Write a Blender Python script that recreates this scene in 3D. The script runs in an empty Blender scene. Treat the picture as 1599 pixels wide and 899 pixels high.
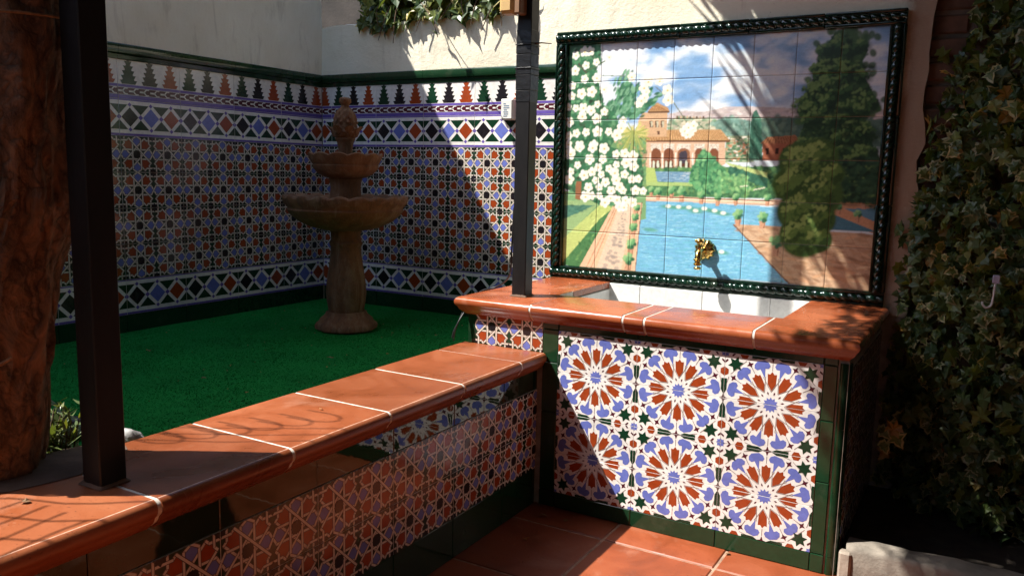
import bpy, math, random
import numpy as np
from mathutils import Vector, Matrix, noise as mnoise

random.seed(7)
RNG = np.random.default_rng(11)
sc = bpy.context.scene
COL = sc.collection
rad = math.radians

# ------------------------------------------------------------------ camera
cam = bpy.data.cameras.new('camera')
cam.sensor_width = 36.0
cam.lens = 36.0 * 1289.45 / 1599.0
cam.clip_start = 0.05
cam.clip_end = 400.0
cam_o = bpy.data.objects.new('camera', cam)
COL.objects.link(cam_o)
_r = Vector((0.863677, 0.503548, 0.022396))
_u = Vector((-0.089222, 0.109, 0.990029))
_f = Vector((-0.496086, 0.857064, -0.139069))
M = Matrix(((_r.x, _u.x, -_f.x, 2.9008), (_r.y, _u.y, -_f.y, -3.1077),
            (_r.z, _u.z, -_f.z, 1.1245), (0, 0, 0, 1)))
cam_o.matrix_world = M
sc.camera = cam_o

# ------------------------------------------------------------------ sky + sun
SUN = Vector((1.0, 0.73, -1.6)).normalized()          # direction the light travels
world = bpy.data.worlds.new('World')
sc.world = world
world.use_nodes = True
wn = world.node_tree
wn.nodes.clear()
sky = wn.nodes.new('ShaderNodeTexSky')
sky.sky_type = 'NISHITA'
sky.sun_disc = False
sky.sun_elevation = math.asin(-SUN.z)
sky.sun_rotation = math.atan2(-SUN.x, -SUN.y)
bgn = wn.nodes.new('ShaderNodeBackground')
bgn.inputs['Strength'].default_value = 0.15
wo = wn.nodes.new('ShaderNodeOutputWorld')
wn.links.new(sky.outputs[0], bgn.inputs[0])
wn.links.new(bgn.outputs[0], wo.inputs[0])
sl = bpy.data.lights.new('sun', 'SUN')
sl.energy = 5.0
sl.angle = rad(0.53)
sl.color = (1.0, 0.955, 0.88)
sun_o = bpy.data.objects.new('sun', sl)
COL.objects.link(sun_o)
sun_o.rotation_euler = SUN.to_track_quat('-Z', 'Y').to_euler()
sun_o.location = (-4, -4, 8)

sc.view_settings.view_transform = 'Standard'
sc.view_settings.look = 'None'
sc.view_settings.exposure = 1.15
sc.view_settings.gamma = 1.0
sc.view_settings.use_curve_mapping = False
sc.cycles.max_bounces = 6
sc.cycles.diffuse_bounces = 3
sc.cycles.glossy_bounces = 3
sc.cycles.transmission_bounces = 2
sc.cycles.caustics_reflective = False
sc.cycles.caustics_refractive = False

# ------------------------------------------------------------------ materials
def new_mat(name):
    m = bpy.data.materials.new(name)
    m.use_nodes = True
    nt = m.node_tree
    b = nt.nodes['Principled BSDF']
    return m, nt, b

def nd(nt, typ, **kw):
    n = nt.nodes.new(typ)
    for k, v in kw.items():
        setattr(n, k, v)
    return n

def ramp(nt, fac, stops):
    r = nd(nt, 'ShaderNodeValToRGB')
    el = r.color_ramp.elements
    while len(el) < len(stops):
        el.new(0.5)
    for e, (p, c) in zip(el, stops):
        e.position = p
        e.color = (*c, 1) if len(c) == 3 else c
    nt.links.new(fac, r.inputs[0])
    return r.outputs[0]

def coords(nt, scale=(1, 1, 1), kind='Object', rnd=True):
    tc = nd(nt, 'ShaderNodeTexCoord')
    mp = nd(nt, 'ShaderNodeMapping')
    mp.inputs['Scale'].default_value = scale
    nt.links.new(tc.outputs[kind], mp.inputs[0])
    if rnd:
        oi = nd(nt, 'ShaderNodeObjectInfo')
        mul = nd(nt, 'ShaderNodeVectorMath', operation='SCALE')
        mul.inputs[0].default_value = (37.0, 19.0, 53.0)
        nt.links.new(oi.outputs['Random'], mul.inputs['Scale'])
        nt.links.new(mul.outputs[0], mp.inputs['Location'])
    return mp.outputs[0]

def noise(nt, vec, scale, detail=4, rough=0.55, dist=0.0):
    n = nd(nt, 'ShaderNodeTexNoise')
    n.inputs['Scale'].default_value = scale
    n.inputs['Detail'].default_value = detail
    n.inputs['Roughness'].default_value = rough
    n.inputs['Distortion'].default_value = dist
    nt.links.new(vec, n.inputs['Vector'])
    return n.outputs['Fac']

def bump(nt, b, h, strength, dist=0.01):
    bp = nd(nt, 'ShaderNodeBump')
    bp.inputs['Strength'].default_value = strength
    bp.inputs['Distance'].default_value = dist
    nt.links.new(h, bp.inputs['Height'])
    nt.links.new(bp.outputs[0], b.inputs['Normal'])
    return bp

def mix(nt, fac, a, c, blend='MIX'):
    m = nd(nt, 'ShaderNodeMix', data_type='RGBA', blend_type=blend)
    if isinstance(fac, float):
        m.inputs[0].default_value = fac
    else:
        nt.links.new(fac, m.inputs[0])
    for i, x in ((6, a), (7, c)):
        if isinstance(x, tuple):
            m.inputs[i].default_value = (*x, 1)
        else:
            nt.links.new(x, m.inputs[i])
    return m.outputs[2]

def plain(name, col, rough=0.6, metal=0.0, var=0.25, scale=30.0, bmp=0.0, bscale=60.0, spec=0.5):
    m, nt, b = new_mat(name)
    v = coords(nt)
    n = noise(nt, v, scale)
    lo = tuple(c * (1 - var) for c in col)
    hi = tuple(min(1, c * (1 + var)) for c in col)
    nt.links.new(ramp(nt, n, [(0.3, lo), (0.7, hi)]), b.inputs['Base Color'])
    b.inputs['Roughness'].default_value = rough
    b.inputs['Metallic'].default_value = metal
    b.inputs['Specular IOR Level'].default_value = spec
    if bmp:
        bump(nt, b, noise(nt, v, bscale, 5), bmp, 0.004)
    return m

def glaze(name, col, rough=0.13, var=0.12, tilevar=0.12):
    """Fired tile glaze: slightly uneven colour, soft waves in the gloss, faint dust."""
    m, nt, b = new_mat(name)
    v = coords(nt)
    n = noise(nt, v, 55.0, 5, 0.6)
    lo = tuple(c * (1 - var) for c in col)
    hi = tuple(min(1, c * (1 + var)) for c in col)
    c = ramp(nt, n, [(0.3, lo), (0.7, hi)])
    oi = nd(nt, 'ShaderNodeObjectInfo')
    mr = nd(nt, 'ShaderNodeMapRange')
    mr.inputs['To Min'].default_value = 1 - tilevar
    mr.inputs['To Max'].default_value = 1 + tilevar * 0.5
    nt.links.new(oi.outputs['Random'], mr.inputs[0])
    vm = nd(nt, 'ShaderNodeVectorMath', operation='SCALE')
    nt.links.new(c, vm.inputs[0])
    nt.links.new(mr.outputs[0], vm.inputs['Scale'])
    dust = noise(nt, v, 9.0, 6, 0.7)
    df = ramp(nt, dust, [(0.55, (0, 0, 0)), (0.85, (0.16, 0.16, 0.16))])
    cc = mix(nt, df, vm.outputs[0], (0.30, 0.24, 0.18))
    nt.links.new(cc, b.inputs['Base Color'])
    rr = nd(nt, 'ShaderNodeMapRange')
    rr.inputs['From Min'].default_value = 0.35
    rr.inputs['From Max'].default_value = 0.75
    rr.inputs['To Min'].default_value = rough
    rr.inputs['To Max'].default_value = rough * 1.9 + 0.02
    nt.links.new(dust, rr.inputs[0])
    nt.links.new(rr.outputs[0], b.inputs['Roughness'])
    bump(nt, b, noise(nt, v, 22.0, 2), 0.05, 0.003)
    return m

GL = [glaze('glaze_white', (0.74, 0.71, 0.67)), glaze('glaze_red', (0.285, 0.046, 0.011)),
      glaze('glaze_blue', (0.125, 0.155, 0.45)), glaze('glaze_green', (0.007, 0.034, 0.016)),
      glaze('glaze_black', (0.012, 0.010, 0.013)), glaze('glaze_violet', (0.13, 0.085, 0.35)),
      glaze('glaze_maroon', (0.075, 0.012, 0.022)), glaze('glaze_line', (0.22, 0.17, 0.15)), glaze('glaze_outline', (0.10, 0.055, 0.045)), glaze('glaze_cream', (0.60, 0.55, 0.47))]
GI = dict(o=8, c=9, w=0, r=1, b=2, g=3, k=4, v=5, m=6, l=7)
GREEN = glaze('glaze_dark_green', (0.008, 0.034, 0.014), rough=0.07)
MIRG = glaze('glaze_mirror_dark', (0.006, 0.020, 0.010), rough=0.015)
ROPEG = glaze('glaze_rope_green', (0.003, 0.016, 0.009), rough=0.09)
MORTAR = plain('mortar', (0.30, 0.25, 0.20), 0.9, var=0.3, bmp=0.4)
GROUT = plain('white_grout', (0.62, 0.57, 0.50), 0.85, var=0.3, scale=40, bmp=0.3)
FGROUT = plain('floor_grout', (0.30, 0.19, 0.13), 0.9, var=0.4, scale=40, bmp=0.4)
PALE_EDGE = plain('pale_tile_edge', (0.56, 0.34, 0.24), 0.6, var=0.5, scale=60)  # paler strip along the top edge of the coping nose
BASINW = glaze('basin_white_glaze', (0.70, 0.70, 0.68), rough=0.15, tilevar=0.05)

def terracotta(name, col, rough=0.22):
    m, nt, b = new_mat(name)
    v = coords(nt)
    big = noise(nt, v, 5.0, 5, 0.6, 0.6)
    fine = noise(nt, v, 90.0, 4, 0.65)
    c1 = ramp(nt, big, [(0.25, tuple(x * 0.62 for x in col)), (0.5, col), (0.8, (min(1, col[0] * 1.25), col[1] * 1.5, col[2] * 1.7))])
    c2 = mix(nt, ramp(nt, fine, [(0.58, (0, 0, 0)), (0.75, (0.35, 0.35, 0.35))]), c1, tuple(x * 0.5 for x in col))
    spots = noise(nt, v, 28.0, 3, 0.8, 1.0)
    c3 = mix(nt, ramp(nt, spots, [(0.70, (0, 0, 0)), (0.78, (0.4, 0.4, 0.4))]), c2, (0.55, 0.36, 0.25))
    lime = noise(nt, v, 3.2, 8, 0.72, 0.8)
    c3 = mix(nt, ramp(nt, lime, [(0.56, (0, 0, 0)), (0.76, (0.30, 0.30, 0.30))]), c3, (0.50, 0.33, 0.24))
    pit = noise(nt, v, 210.0, 2, 0.5)
    c3 = mix(nt, ramp(nt, pit, [(0.66, (0, 0, 0)), (0.72, (0.7, 0.7, 0.7))]), c3, tuple(x * 0.35 for x in col))
    oi = nd(nt, 'ShaderNodeObjectInfo')
    mr = nd(nt, 'ShaderNodeMapRange')
    mr.inputs['To Min'].default_value = 0.80
    mr.inputs['To Max'].default_value = 1.14
    nt.links.new(oi.outputs['Random'], mr.inputs[0])
    vm = nd(nt, 'ShaderNodeVectorMath', operation='SCALE')
    nt.links.new(c3, vm.inputs[0])
    nt.links.new(mr.outputs[0], vm.inputs['Scale'])
    nt.links.new(vm.outputs[0], b.inputs['Base Color'])
    rr = nd(nt, 'ShaderNodeMapRange')
    rr.inputs['From Min'].default_value = 0.3
    rr.inputs['From Max'].default_value = 0.75
    rr.inputs['To Min'].default_value = rough
    rr.inputs['To Max'].default_value = rough + 0.3
    nt.links.new(big, rr.inputs[0])
    nt.links.new(rr.outputs[0], b.inputs['Roughness'])
    bump(nt, b, noise(nt, v, 35.0, 5), 0.10, 0.004)
    return m

TERRA = terracotta('terracotta_coping', (0.255, 0.068, 0.023))
TERRAG = terracotta('terracotta_counter_glaze', (0.285, 0.072, 0.026), rough=0.12)
TERRAF = terracotta('terracotta_floor', (0.240, 0.054, 0.017), rough=0.36)

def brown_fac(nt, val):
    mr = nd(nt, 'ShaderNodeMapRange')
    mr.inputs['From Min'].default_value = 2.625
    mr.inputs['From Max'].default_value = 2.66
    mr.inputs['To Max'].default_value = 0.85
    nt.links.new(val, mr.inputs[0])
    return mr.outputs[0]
def plaster_mat():
    m, nt, b = new_mat('cream_plaster')
    v = coords(nt, rnd=False)
    big = noise(nt, v, 2.2, 6, 0.6)
    c = ramp(nt, big, [(0.3, (0.68, 0.61, 0.45)), (0.6, (0.80, 0.75, 0.60)), (0.85, (0.83, 0.79, 0.66))])
    vs = coords(nt, (4.0, 4.0, 0.9), rnd=False)
    st = noise(nt, vs, 2.4, 7, 0.7, 0.4)
    c = mix(nt, ramp(nt, st, [(0.56, (0, 0, 0)), (0.76, (0.55, 0.55, 0.55))]), c, (0.26, 0.19, 0.11))
    sp = noise(nt, v, 26.0, 4, 0.75, 1.5)
    c = mix(nt, ramp(nt, sp, [(0.70, (0, 0, 0)), (0.735, (0.75, 0.75, 0.75))]), c, (0.12, 0.08, 0.045))
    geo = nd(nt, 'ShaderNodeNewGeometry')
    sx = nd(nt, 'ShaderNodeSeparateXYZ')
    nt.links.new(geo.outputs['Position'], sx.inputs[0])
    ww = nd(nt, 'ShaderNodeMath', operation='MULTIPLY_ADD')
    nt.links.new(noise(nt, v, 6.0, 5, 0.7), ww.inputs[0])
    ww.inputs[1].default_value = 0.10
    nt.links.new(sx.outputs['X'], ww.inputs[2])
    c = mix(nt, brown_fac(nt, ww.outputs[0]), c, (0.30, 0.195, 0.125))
    nt.links.new(c, b.inputs['Base Color'])
    b.inputs['Roughness'].default_value = 0.92
    bump(nt, b, noise(nt, v, 70.0, 6, 0.65), 0.45, 0.006)
    return m
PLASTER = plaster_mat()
BRICKM = plain('weathered_brick', (0.10, 0.055, 0.035), 0.95, var=0.5, scale=14, bmp=0.7, bscale=40)
BRICKJ = plain('brick_mortar', (0.13, 0.10, 0.075), 0.95, var=0.4, scale=20, bmp=0.6)
CONCRETE = plain('kerb_concrete', (0.22, 0.19, 0.155), 0.92, var=0.4, scale=12, bmp=0.6, bscale=70)
CEMENT = plain('grey_cement', (0.12, 0.075, 0.052), 0.95, var=0.35, scale=12, bmp=0.6, bscale=60)
SOIL = plain('dark_soil', (0.030, 0.022, 0.016), 1.0, var=0.5, scale=20, bmp=0.8, bscale=60)
BRASS = plain('brass', (0.55, 0.36, 0.11), 0.22, metal=1.0, var=0.35, scale=40, bmp=0.15)
PLASTICW = plain('white_plastic', (0.68, 0.68, 0.64), 0.4, var=0.06)
INK = plain('printed_ink', (0.10, 0.16, 0.25), 0.5, var=0.2)
CABLE = plain('black_cable', (0.012, 0.012, 0.013), 0.4, var=0.3)
TWINE = plain('jute_twine', (0.24, 0.13, 0.065), 0.95, var=0.35, scale=120)
TWIG = plain('dry_twig', (0.10, 0.06, 0.035), 0.9, var=0.3)
LAMPM = plain('aged_yellow_plastic', (0.55, 0.36, 0.14), 0.45, var=0.2, scale=10)
LAMPS = plain('brown_lamp_side', (0.22, 0.11, 0.05), 0.55, var=0.2, scale=10)
STONE = plain('pale_stone', (0.30, 0.29, 0.28), 0.85, var=0.5, scale=30, bmp=0.5)
WOOD = plain('pergola_wood', (0.13, 0.075, 0.04), 0.8, var=0.3, scale=8)
REED = plain('reed_mat', (0.20, 0.15, 0.08), 0.9, var=0.35, scale=18)

def metal_paint():
    m, nt, b = new_mat('black_metal_paint')
    v = coords(nt, (1, 1, 0.35), rnd=False)
    n = noise(nt, v, 24.0, 6, 0.7)
    c = ramp(nt, n, [(0.35, (0.006, 0.0055, 0.006)), (0.66, (0.011, 0.010, 0.010)), (0.80, (0.040, 0.032, 0.027))])
    s = noise(nt, coords(nt, rnd=False), 160.0, 3, 0.8)
    c = mix(nt, ramp(nt, s, [(0.735, (0, 0, 0)), (0.77, (0.5, 0.5, 0.5))]), c, (0.35, 0.30, 0.26))
    nt.links.new(c, b.inputs['Base Color'])
    b.inputs['Roughness'].default_value = 0.42
    b.inputs['Specular IOR Level'].default_value = 0.35
    bump(nt, b, noise(nt, v, 80.0, 4), 0.15, 0.003)
    return m
POSTM = metal_paint()
TAPE = plain('black_tape', (0.010, 0.010, 0.011), 0.36, var=0.3, scale=50, bmp=0.5, bscale=50, spec=0.4)

def turf_mat():
    m, nt, b = new_mat('turf_green')
    v = coords(nt, rnd=False)
    n = noise(nt, v, 3.0, 6, 0.65)
    f = noise(nt, v, 260.0, 3, 0.7)
    c = ramp(nt, n, [(0.3, (0.005, 0.135, 0.022)), (0.7, (0.009, 0.225, 0.036))])
    c = mix(nt, ramp(nt, f, [(0.35, (0.35, 0.35, 0.35)), (0.65, (0, 0, 0))]), c, (0.003, 0.12, 0.018))
    nt.links.new(c, b.inputs['Base Color'])
    b.inputs['Roughness'].default_value = 0.85
    b.inputs['Specular IOR Level'].default_value = 0.1
    bump(nt, b, f, 0.25, 0.004)
    return m
TURF = turf_mat()

def bark_mat():
    m, nt, b = new_mat('red_brown_bark')
    v = coords(nt, (1, 1, 0.55), rnd=False)
    n = noise(nt, v, 17.0, 9, 0.72, 1.6)
    g = noise(nt, coords(nt, (1, 1, 0.5), rnd=False), 5.0, 4, 0.6, 0.5)
    c = ramp(nt, n, [(0.34, (0.045, 0.025, 0.016)), (0.46, (0.16, 0.088, 0.050)), (0.62, (0.32, 0.165, 0.086)), (0.8, (0.40, 0.28, 0.18))])
    c = mix(nt, ramp(nt, g, [(0.45, (0, 0, 0)), (0.7, (0.55, 0.55, 0.55))]), c, (0.10, 0.065, 0.045))
    vo = nd(nt, 'ShaderNodeTexVoronoi', feature='DISTANCE_TO_EDGE')
    vo.inputs['Scale'].default_value = 22.0
    wv = nd(nt, 'ShaderNodeVectorMath', operation='MULTIPLY_ADD')
    nt.links.new(coords(nt, (1, 1, 0.16), rnd=False), wv.inputs[2])
    nz = nd(nt, 'ShaderNodeTexNoise')
    nz.inputs['Scale'].default_value = 12.0
    nz.inputs['Detail'].default_value = 4
    nt.links.new(coords(nt, rnd=False), nz.inputs['Vector'])
    nt.links.new(nz.outputs['Color'], wv.inputs[0])
    wv.inputs[1].default_value = (.09, .09, .09)
    nt.links.new(wv.outputs[0], vo.inputs['Vector'])
    crack = ramp(nt, vo.outputs['Distance'], [(0.0, (0.6, 0.6, 0.6)), (0.08, (0.2, 0.2, 0.2)), (0.20, (0, 0, 0))])
    c = mix(nt, crack, c, (0.014, 0.007, 0.004))
    hgt = mix(nt, 0.35, n, ramp(nt, vo.outputs['Distance'], [(0.0, (0, 0, 0)), (0.25, (1, 1, 1))]))
    nt.links.new(c, b.inputs['Base Color'])
    b.inputs['Roughness'].default_value = 0.9
    bump(nt, b, hgt, 1.0, 0.025)
    return m
BARK = bark_mat()

def clay_mat():
    m, nt, b = new_mat('weathered_fountain_clay')
    v = coords(nt, rnd=False)
    n = noise(nt, v, 9.0, 7, 0.65, 0.3)
    c = ramp(nt, n, [(0.3, (0.085, 0.036, 0.014)), (0.55, (0.17, 0.074, 0.028)), (0.8, (0.24, 0.125, 0.055))])
    s = noise(nt, v, 45.0, 5, 0.7)
    c = mix(nt, ramp(nt, s, [(0.55, (0, 0, 0)), (0.75, (0.6, 0.6, 0.6))]), c, (0.05, 0.03, 0.018))
    st = noise(nt, coords(nt, (3.5, 3.5, 0.5), rnd=False), 6.0, 7, 0.72, 0.5)
    c = mix(nt, ramp(nt, st, [(0.50, (0, 0, 0)), (0.70, (0.6, 0.6, 0.6))]), c, (0.30, 0.21, 0.13))
    c = mix(nt, ramp(nt, st, [(0.30, (0.6, 0.6, 0.6)), (0.44, (0, 0, 0))]), c, (0.035, 0.026, 0.014))
    nt.links.new(c, b.inputs['Base Color'])
    b.inputs['Roughness'].default_value = 0.85
    bump(nt, b, noise(nt, v, 60.0, 6, 0.7), 0.8, 0.008)
    return m
CLAY = clay_mat()

def leaf_mat(name, col, trans=0.25, var=0.3, rough=0.42):
    m, nt, b = new_mat(name)
    v = coords(nt)
    n = noise(nt, v, 35.0, 3)
    oi = nd(nt, 'ShaderNodeObjectInfo')
    gm = nd(nt, 'ShaderNodeNewGeometry')
    ad = nd(nt, 'ShaderNodeMath', operation='ADD')
    nt.links.new(oi.outputs['Random'], ad.inputs[0])
    nt.links.new(gm.outputs['Random Per Island'], ad.inputs[1])
    fr = nd(nt, 'ShaderNodeMath', operation='FRACT')
    nt.links.new(ad.outputs[0], fr.inputs[0])
    a2 = nd(nt, 'ShaderNodeMath', operation='MULTIPLY_ADD')
    nt.links.new(n, a2.inputs[0])
    a2.inputs[1].default_value = 0.4
    nt.links.new(fr.outputs[0], a2.inputs[2])
    c = ramp(nt, a2.outputs[0], [(0.1, tuple(x * (1 - var) for x in col)), (0.7, col), (1.2, (col[0] * (1 + var * 2), col[1] * (1 + var), col[2]))])
    nt.links.new(c, b.inputs['Base Color'])
    b.inputs['Roughness'].default_value = rough
    tr = nd(nt, 'ShaderNodeBsdfTranslucent')
    vm = nd(nt, 'ShaderNodeVectorMath', operation='MULTIPLY')
    nt.links.new(c, vm.inputs[0])
    vm.inputs[1].default_value = (1.6, 1.5, 0.5)
    nt.links.new(vm.outputs[0], tr.inputs[0])
    ms = nd(nt, 'ShaderNodeMixShader')
    ms.inputs[0].default_value = trans
    out = nt.nodes['Material Output']
    nt.links.new(b.outputs[0], ms.inputs[1])
    nt.links.new(tr.outputs[0], ms.inputs[2])
    nt.links.new(ms.outputs[0], out.inputs[0])
    return m
LEAFD = leaf_mat('ivy_dark', (0.045, 0.085, 0.026))
LEAFM = leaf_mat('ivy_mid', (0.100, 0.145, 0.044), 0.3, 0.4)
LEAFP = leaf_mat('ivy_pale_edge', (0.32, 0.32, 0.17))
LEAFY = leaf_mat('ivy_yellowed', (0.21, 0.15, 0.045))
SHRUBL = leaf_mat('shrub_leaf', (0.105, 0.150, 0.050))
DRYL = leaf_mat('dry_leaf', (0.20, 0.11, 0.05), 0.1, rough=0.8)
STEM = plain('ivy_stem', (0.09, 0.055, 0.030), 0.9, var=0.3)

# ------------------------------------------------------------------ builders
class MB:
    def __init__(s):
        s.v = []; s.f = []; s.m = []
    def add(s, vs, fs, m=0):
        o = len(s.v)
        s.v.extend(tuple(p) for p in vs)
        for f in fs:
            s.f.append(tuple(i + o for i in f)); s.m.append(m)
        return s
    def box(s, x0, x1, y0, y1, z0, z1, m=0):
        return s.add([(x0, y0, z0), (x1, y0, z0), (x1, y1, z0), (x0, y1, z0), (x0, y0, z1), (x1, y0, z1), (x1, y1, z1), (x0, y1, z1)],
                     [(0, 3, 2, 1), (4, 5, 6, 7), (0, 1, 5, 4), (1, 2, 6, 5), (2, 3, 7, 6), (3, 0, 4, 7)], m)
    def cbox(s, x0, x1, y0, y1, z0, z1, c, m=0):
        """box with chamfered edges"""
        vs = []; idx = {}
        X = (x0, x1); Y = (y0, y1); Z = (z0, z1)
        for i in (0, 1):
            for j in (0, 1):
                for k in (0, 1):
                    sx, sy, sz = (c if i == 0 else -c), (c if j == 0 else -c), (c if k == 0 else -c)
                    idx[i, j, k, 0] = len(vs); vs.append((X[i], Y[j] + sy, Z[k] + sz))
                    idx[i, j, k, 1] = len(vs); vs.append((X[i] + sx, Y[j], Z[k] + sz))
                    idx[i, j, k, 2] = len(vs); vs.append((X[i] + sx, Y[j] + sy, Z[k]))
        fs = []
        for a in (0, 1):
            q = [(a, 0, 0), (a, 1, 0), (a, 1, 1), (a, 0, 1)]
            fs.append(tuple(idx[t + (0,)] for t in (q if a else q[::-1])))
            q = [(0, a, 0), (0, a, 1), (1, a, 1), (1, a, 0)]
            fs.append(tuple(idx[t + (1,)] for t in (q if a else q[::-1])))
            q = [(0, 0, a), (1, 0, a), (1, 1, a), (0, 1, a)]
            fs.append(tuple(idx[t + (2,)] for t in (q if a else q[::-1])))
        for a in (0, 1):
            for b in (0, 1):
                fs.append((idx[a, b, 0, 0], idx[a, b, 0, 1], idx[a, b, 1, 1], idx[a, b, 1, 0]))
                fs.append((idx[a, 0, b, 0], idx[a, 0, b, 2], idx[a, 1, b, 2], idx[a, 1, b, 0]))
                fs.append((idx[0, a, b, 1], idx[0, a, b, 2], idx[1, a, b, 2], idx[1, a, b, 1]))
        for i in (0, 1):
            for j in (0, 1):
                for k in (0, 1):
                    fs.append(tuple(idx[i, j, k, t] for t in (0, 1, 2)))
        return s.add(vs, fs, m)
    def tube(s, pts, r, n=8, m=0, cap=True):
        pts = [Vector(p) for p in pts]
        rs = r if isinstance(r, (list, tuple)) else [r] * len(pts)
        rings = []; up = None
        for i, p in enumerate(pts):
            t = (pts[min(i + 1, len(pts) - 1)] - pts[max(i - 1, 0)]).normalized()
            if up is None:
                up = Vector((0, 0, 1)) if abs(t.z) < 0.9 else Vector((1, 0, 0))
            a = t.cross(up).normalized(); b = a.cross(t).normalized(); up = b
            rings.append([p + rs[i] * (math.cos(2 * math.pi * k / n) * a + math.sin(2 * math.pi * k / n) * b) for k in range(n)])
        vs = [q for rg in rings for q in rg]
        fs = [(i * n + k, i * n + (k + 1) % n, (i + 1) * n + (k + 1) % n, (i + 1) * n + k) for i in range(len(pts) - 1) for k in range(n)]
        if cap:
            fs.append(tuple(range(n))[::-1]); fs.append(tuple((len(pts) - 1) * n + k for k in range(n)))
        return s.add(vs, fs, m)
    def lathe(s, prof, n=32, m=0, fn=None, c=(0, 0, 0)):
        vs = []
        for (r, z) in prof:
            for k in range(n):
                a = 2 * math.pi * k / n
                rr, zz = (r, z) if fn is None else fn(r, z, a)
                vs.append((c[0] + rr * math.cos(a), c[1] + rr * math.sin(a), c[2] + zz))
        fs = [(i * n + k, i * n + (k + 1) % n, (i + 1) * n + (k + 1) % n, (i + 1) * n + k) for i in range(len(prof) - 1) for k in range(n)]
        fs.append(tuple(range(n))[::-1]); fs.append(tuple((len(prof) - 1) * n + k for k in range(n)))
        return s.add(vs, fs, m)
    def mesh(s, name, mats, smooth=None):
        me = bpy.data.meshes.new(name)
        me.from_pydata(s.v, [], s.f)
        for mt in mats:
            me.materials.append(mt)
        if len(mats) > 1:
            me.polygons.foreach_set('material_index', s.m)
        if smooth is not None:
            me.polygons.foreach_set('use_smooth', [True] * len(me.polygons))
            me.set_sharp_from_angle(angle=rad(smooth))
        me.update()
        return me

WLOC = {}
def put(name, me, parent=None, loc=(0, 0, 0), rot=(0, 0, 0), scale=None):
    o = bpy.data.objects.new(name, me)
    COL.objects.link(o)
    WLOC[o] = Vector(loc)
    if parent is not None:
        o.parent = parent
        o.location = Vector(loc) - WLOC[parent]
    else:
        o.location = loc
    o.rotation_euler = rot
    if scale is not None:
        o.scale = scale
    return o
def tag(o, label=None, cat=None, group=None, kind=None):
    for k, v in (('label', label), ('category', cat), ('group', group), ('kind', kind)):
        if v:
            o[k] = v
    return o
def thing(name, loc, label, cat, group=None):
    return tag(put(name, None, None, loc), label, cat, group)

# ------------------------------------------------------------------ tile patterns
P = 0.1384          # star repeat
T = 2 * P           # tile length
Q = T / 3

def clip(poly, x0, x1, y0, y1):
    for ax, val, sg in ((0, x0, 1), (0, x1, -1), (1, y0, 1), (1, y1, -1)):
        out = []
        n = len(poly)
        for i in range(n):
            a, b = poly[i], poly[(i + 1) % n]
            da, db = sg * (a[ax] - val), sg * (b[ax] - val)
            if da >= 0:
                out.append(a)
            if (da > 0 and db < 0) or (da < 0 and db > 0):
                t = da / (da - db)
                out.append((a[0] + t * (b[0] - a[0]), a[1] + t * (b[1] - a[1])))
        poly = out
        if len(poly) < 3:
            return None
    return poly

def star(cx, cy, n, r1, r2, a0=0.0, s=1.0):
    return [(cx + s * (r1 if k % 2 == 0 else r2) * math.cos(a0 + math.pi * k / n), cy + s * (r1 if k % 2 == 0 else r2) * math.sin(a0 + math.pi * k / n)) for k in range(2 * n)]
def locpoly(cx, cy, ang, pts, s=1.0):
    c, d = math.cos(ang), math.sin(ang)
    return [(cx + s * (x * c - y * d), cy + s * (x * d + y * c)) for x, y in pts]

RED6 = [(.125, .125), (.325, .130), (.435, .240), (.395, .300), (.395, .395), (.300, .395), (.240, .435), (.130, .325)]
BLU6 = [(-.160, 0), (-.030, .125), (.065, .125), (.146, .010), (.146, -.010), (.065, -.125), (-.030, -.125)]
STRAP = [[(.5, 0), (.420, .130), (-.420, .130), (-.5, 0)], [(.445, .245), (-.245, -.445)],
         [(.445, .245), (.387, .305), (.387, .5)], [(.445, -.245), (.387, -.305), (.387, -.5)]]
SWID = .038
def seg(p, q, w):
    dx, dy = q[0] - p[0], q[1] - p[1]
    L = math.hypot(dx, dy); ex, ey = dx / L * w * .28, dy / L * w * .28
    nx_, ny_ = -dy / L * w / 2, dx / L * w / 2
    return [(p[0] - ex - nx_, p[1] - ey - ny_), (q[0] + ex - nx_, q[1] + ey - ny_), (q[0] + ex + nx_, q[1] + ey + ny_), (p[0] - ex + nx_, p[1] - ey + ny_)]
def pat_star(s0, s1, t0, t1):
    """8-fold strap pattern, repeat P: coloured cells, then the white straps woven over them"""
    out = [(rect(s0 - P, s1 + P, t0 - P, t1 + P), 'g', 0)]
    cells = []; straps = []
    for i in range(math.floor(s0 / P) - 1, math.ceil(s1 / P) + 2):
        for j in range(math.floor(t0 / P) - 1, math.ceil(t1 / P) + 2):
            A = (i * P, j * P); B = ((i + .5) * P, (j + .5) * P)
            cells.append((star(*A, 8, .130, .095, 0, P), 'k', 13))
            cells.append((star(*B, 8, 0.128, 0.095, 0, P), 'k', 13))
            for k in range(4):
                a = k * math.pi / 2
                b = (B[0] + .352 * P * math.cos(a), B[1] + .352 * P * math.sin(a))
                cells.append((locpoly(*b, a, BLU6, P), 'b', 1))
                cells.append((locpoly(*B, a, RED6, P), 'r', 1))
                for m, line_ in enumerate(STRAP):
                    pts = locpoly(*B, a, line_, P)
                    for n_, (p, q) in enumerate(zip(pts, pts[1:])):
                        lv = 2 + ((k * 5 + m * 3 + n_) % 9)
                        straps.append((seg(p, q, (SWID + .024) * P), 'o', lv))
                        straps.append((seg(p, q, SWID * P), 'c', lv + .5))
    return out + cells + straps

def rect(x0, x1, y0, y1):
    return [(x0, y0), (x1, y0), (x1, y1), (x0, y1)]

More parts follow.
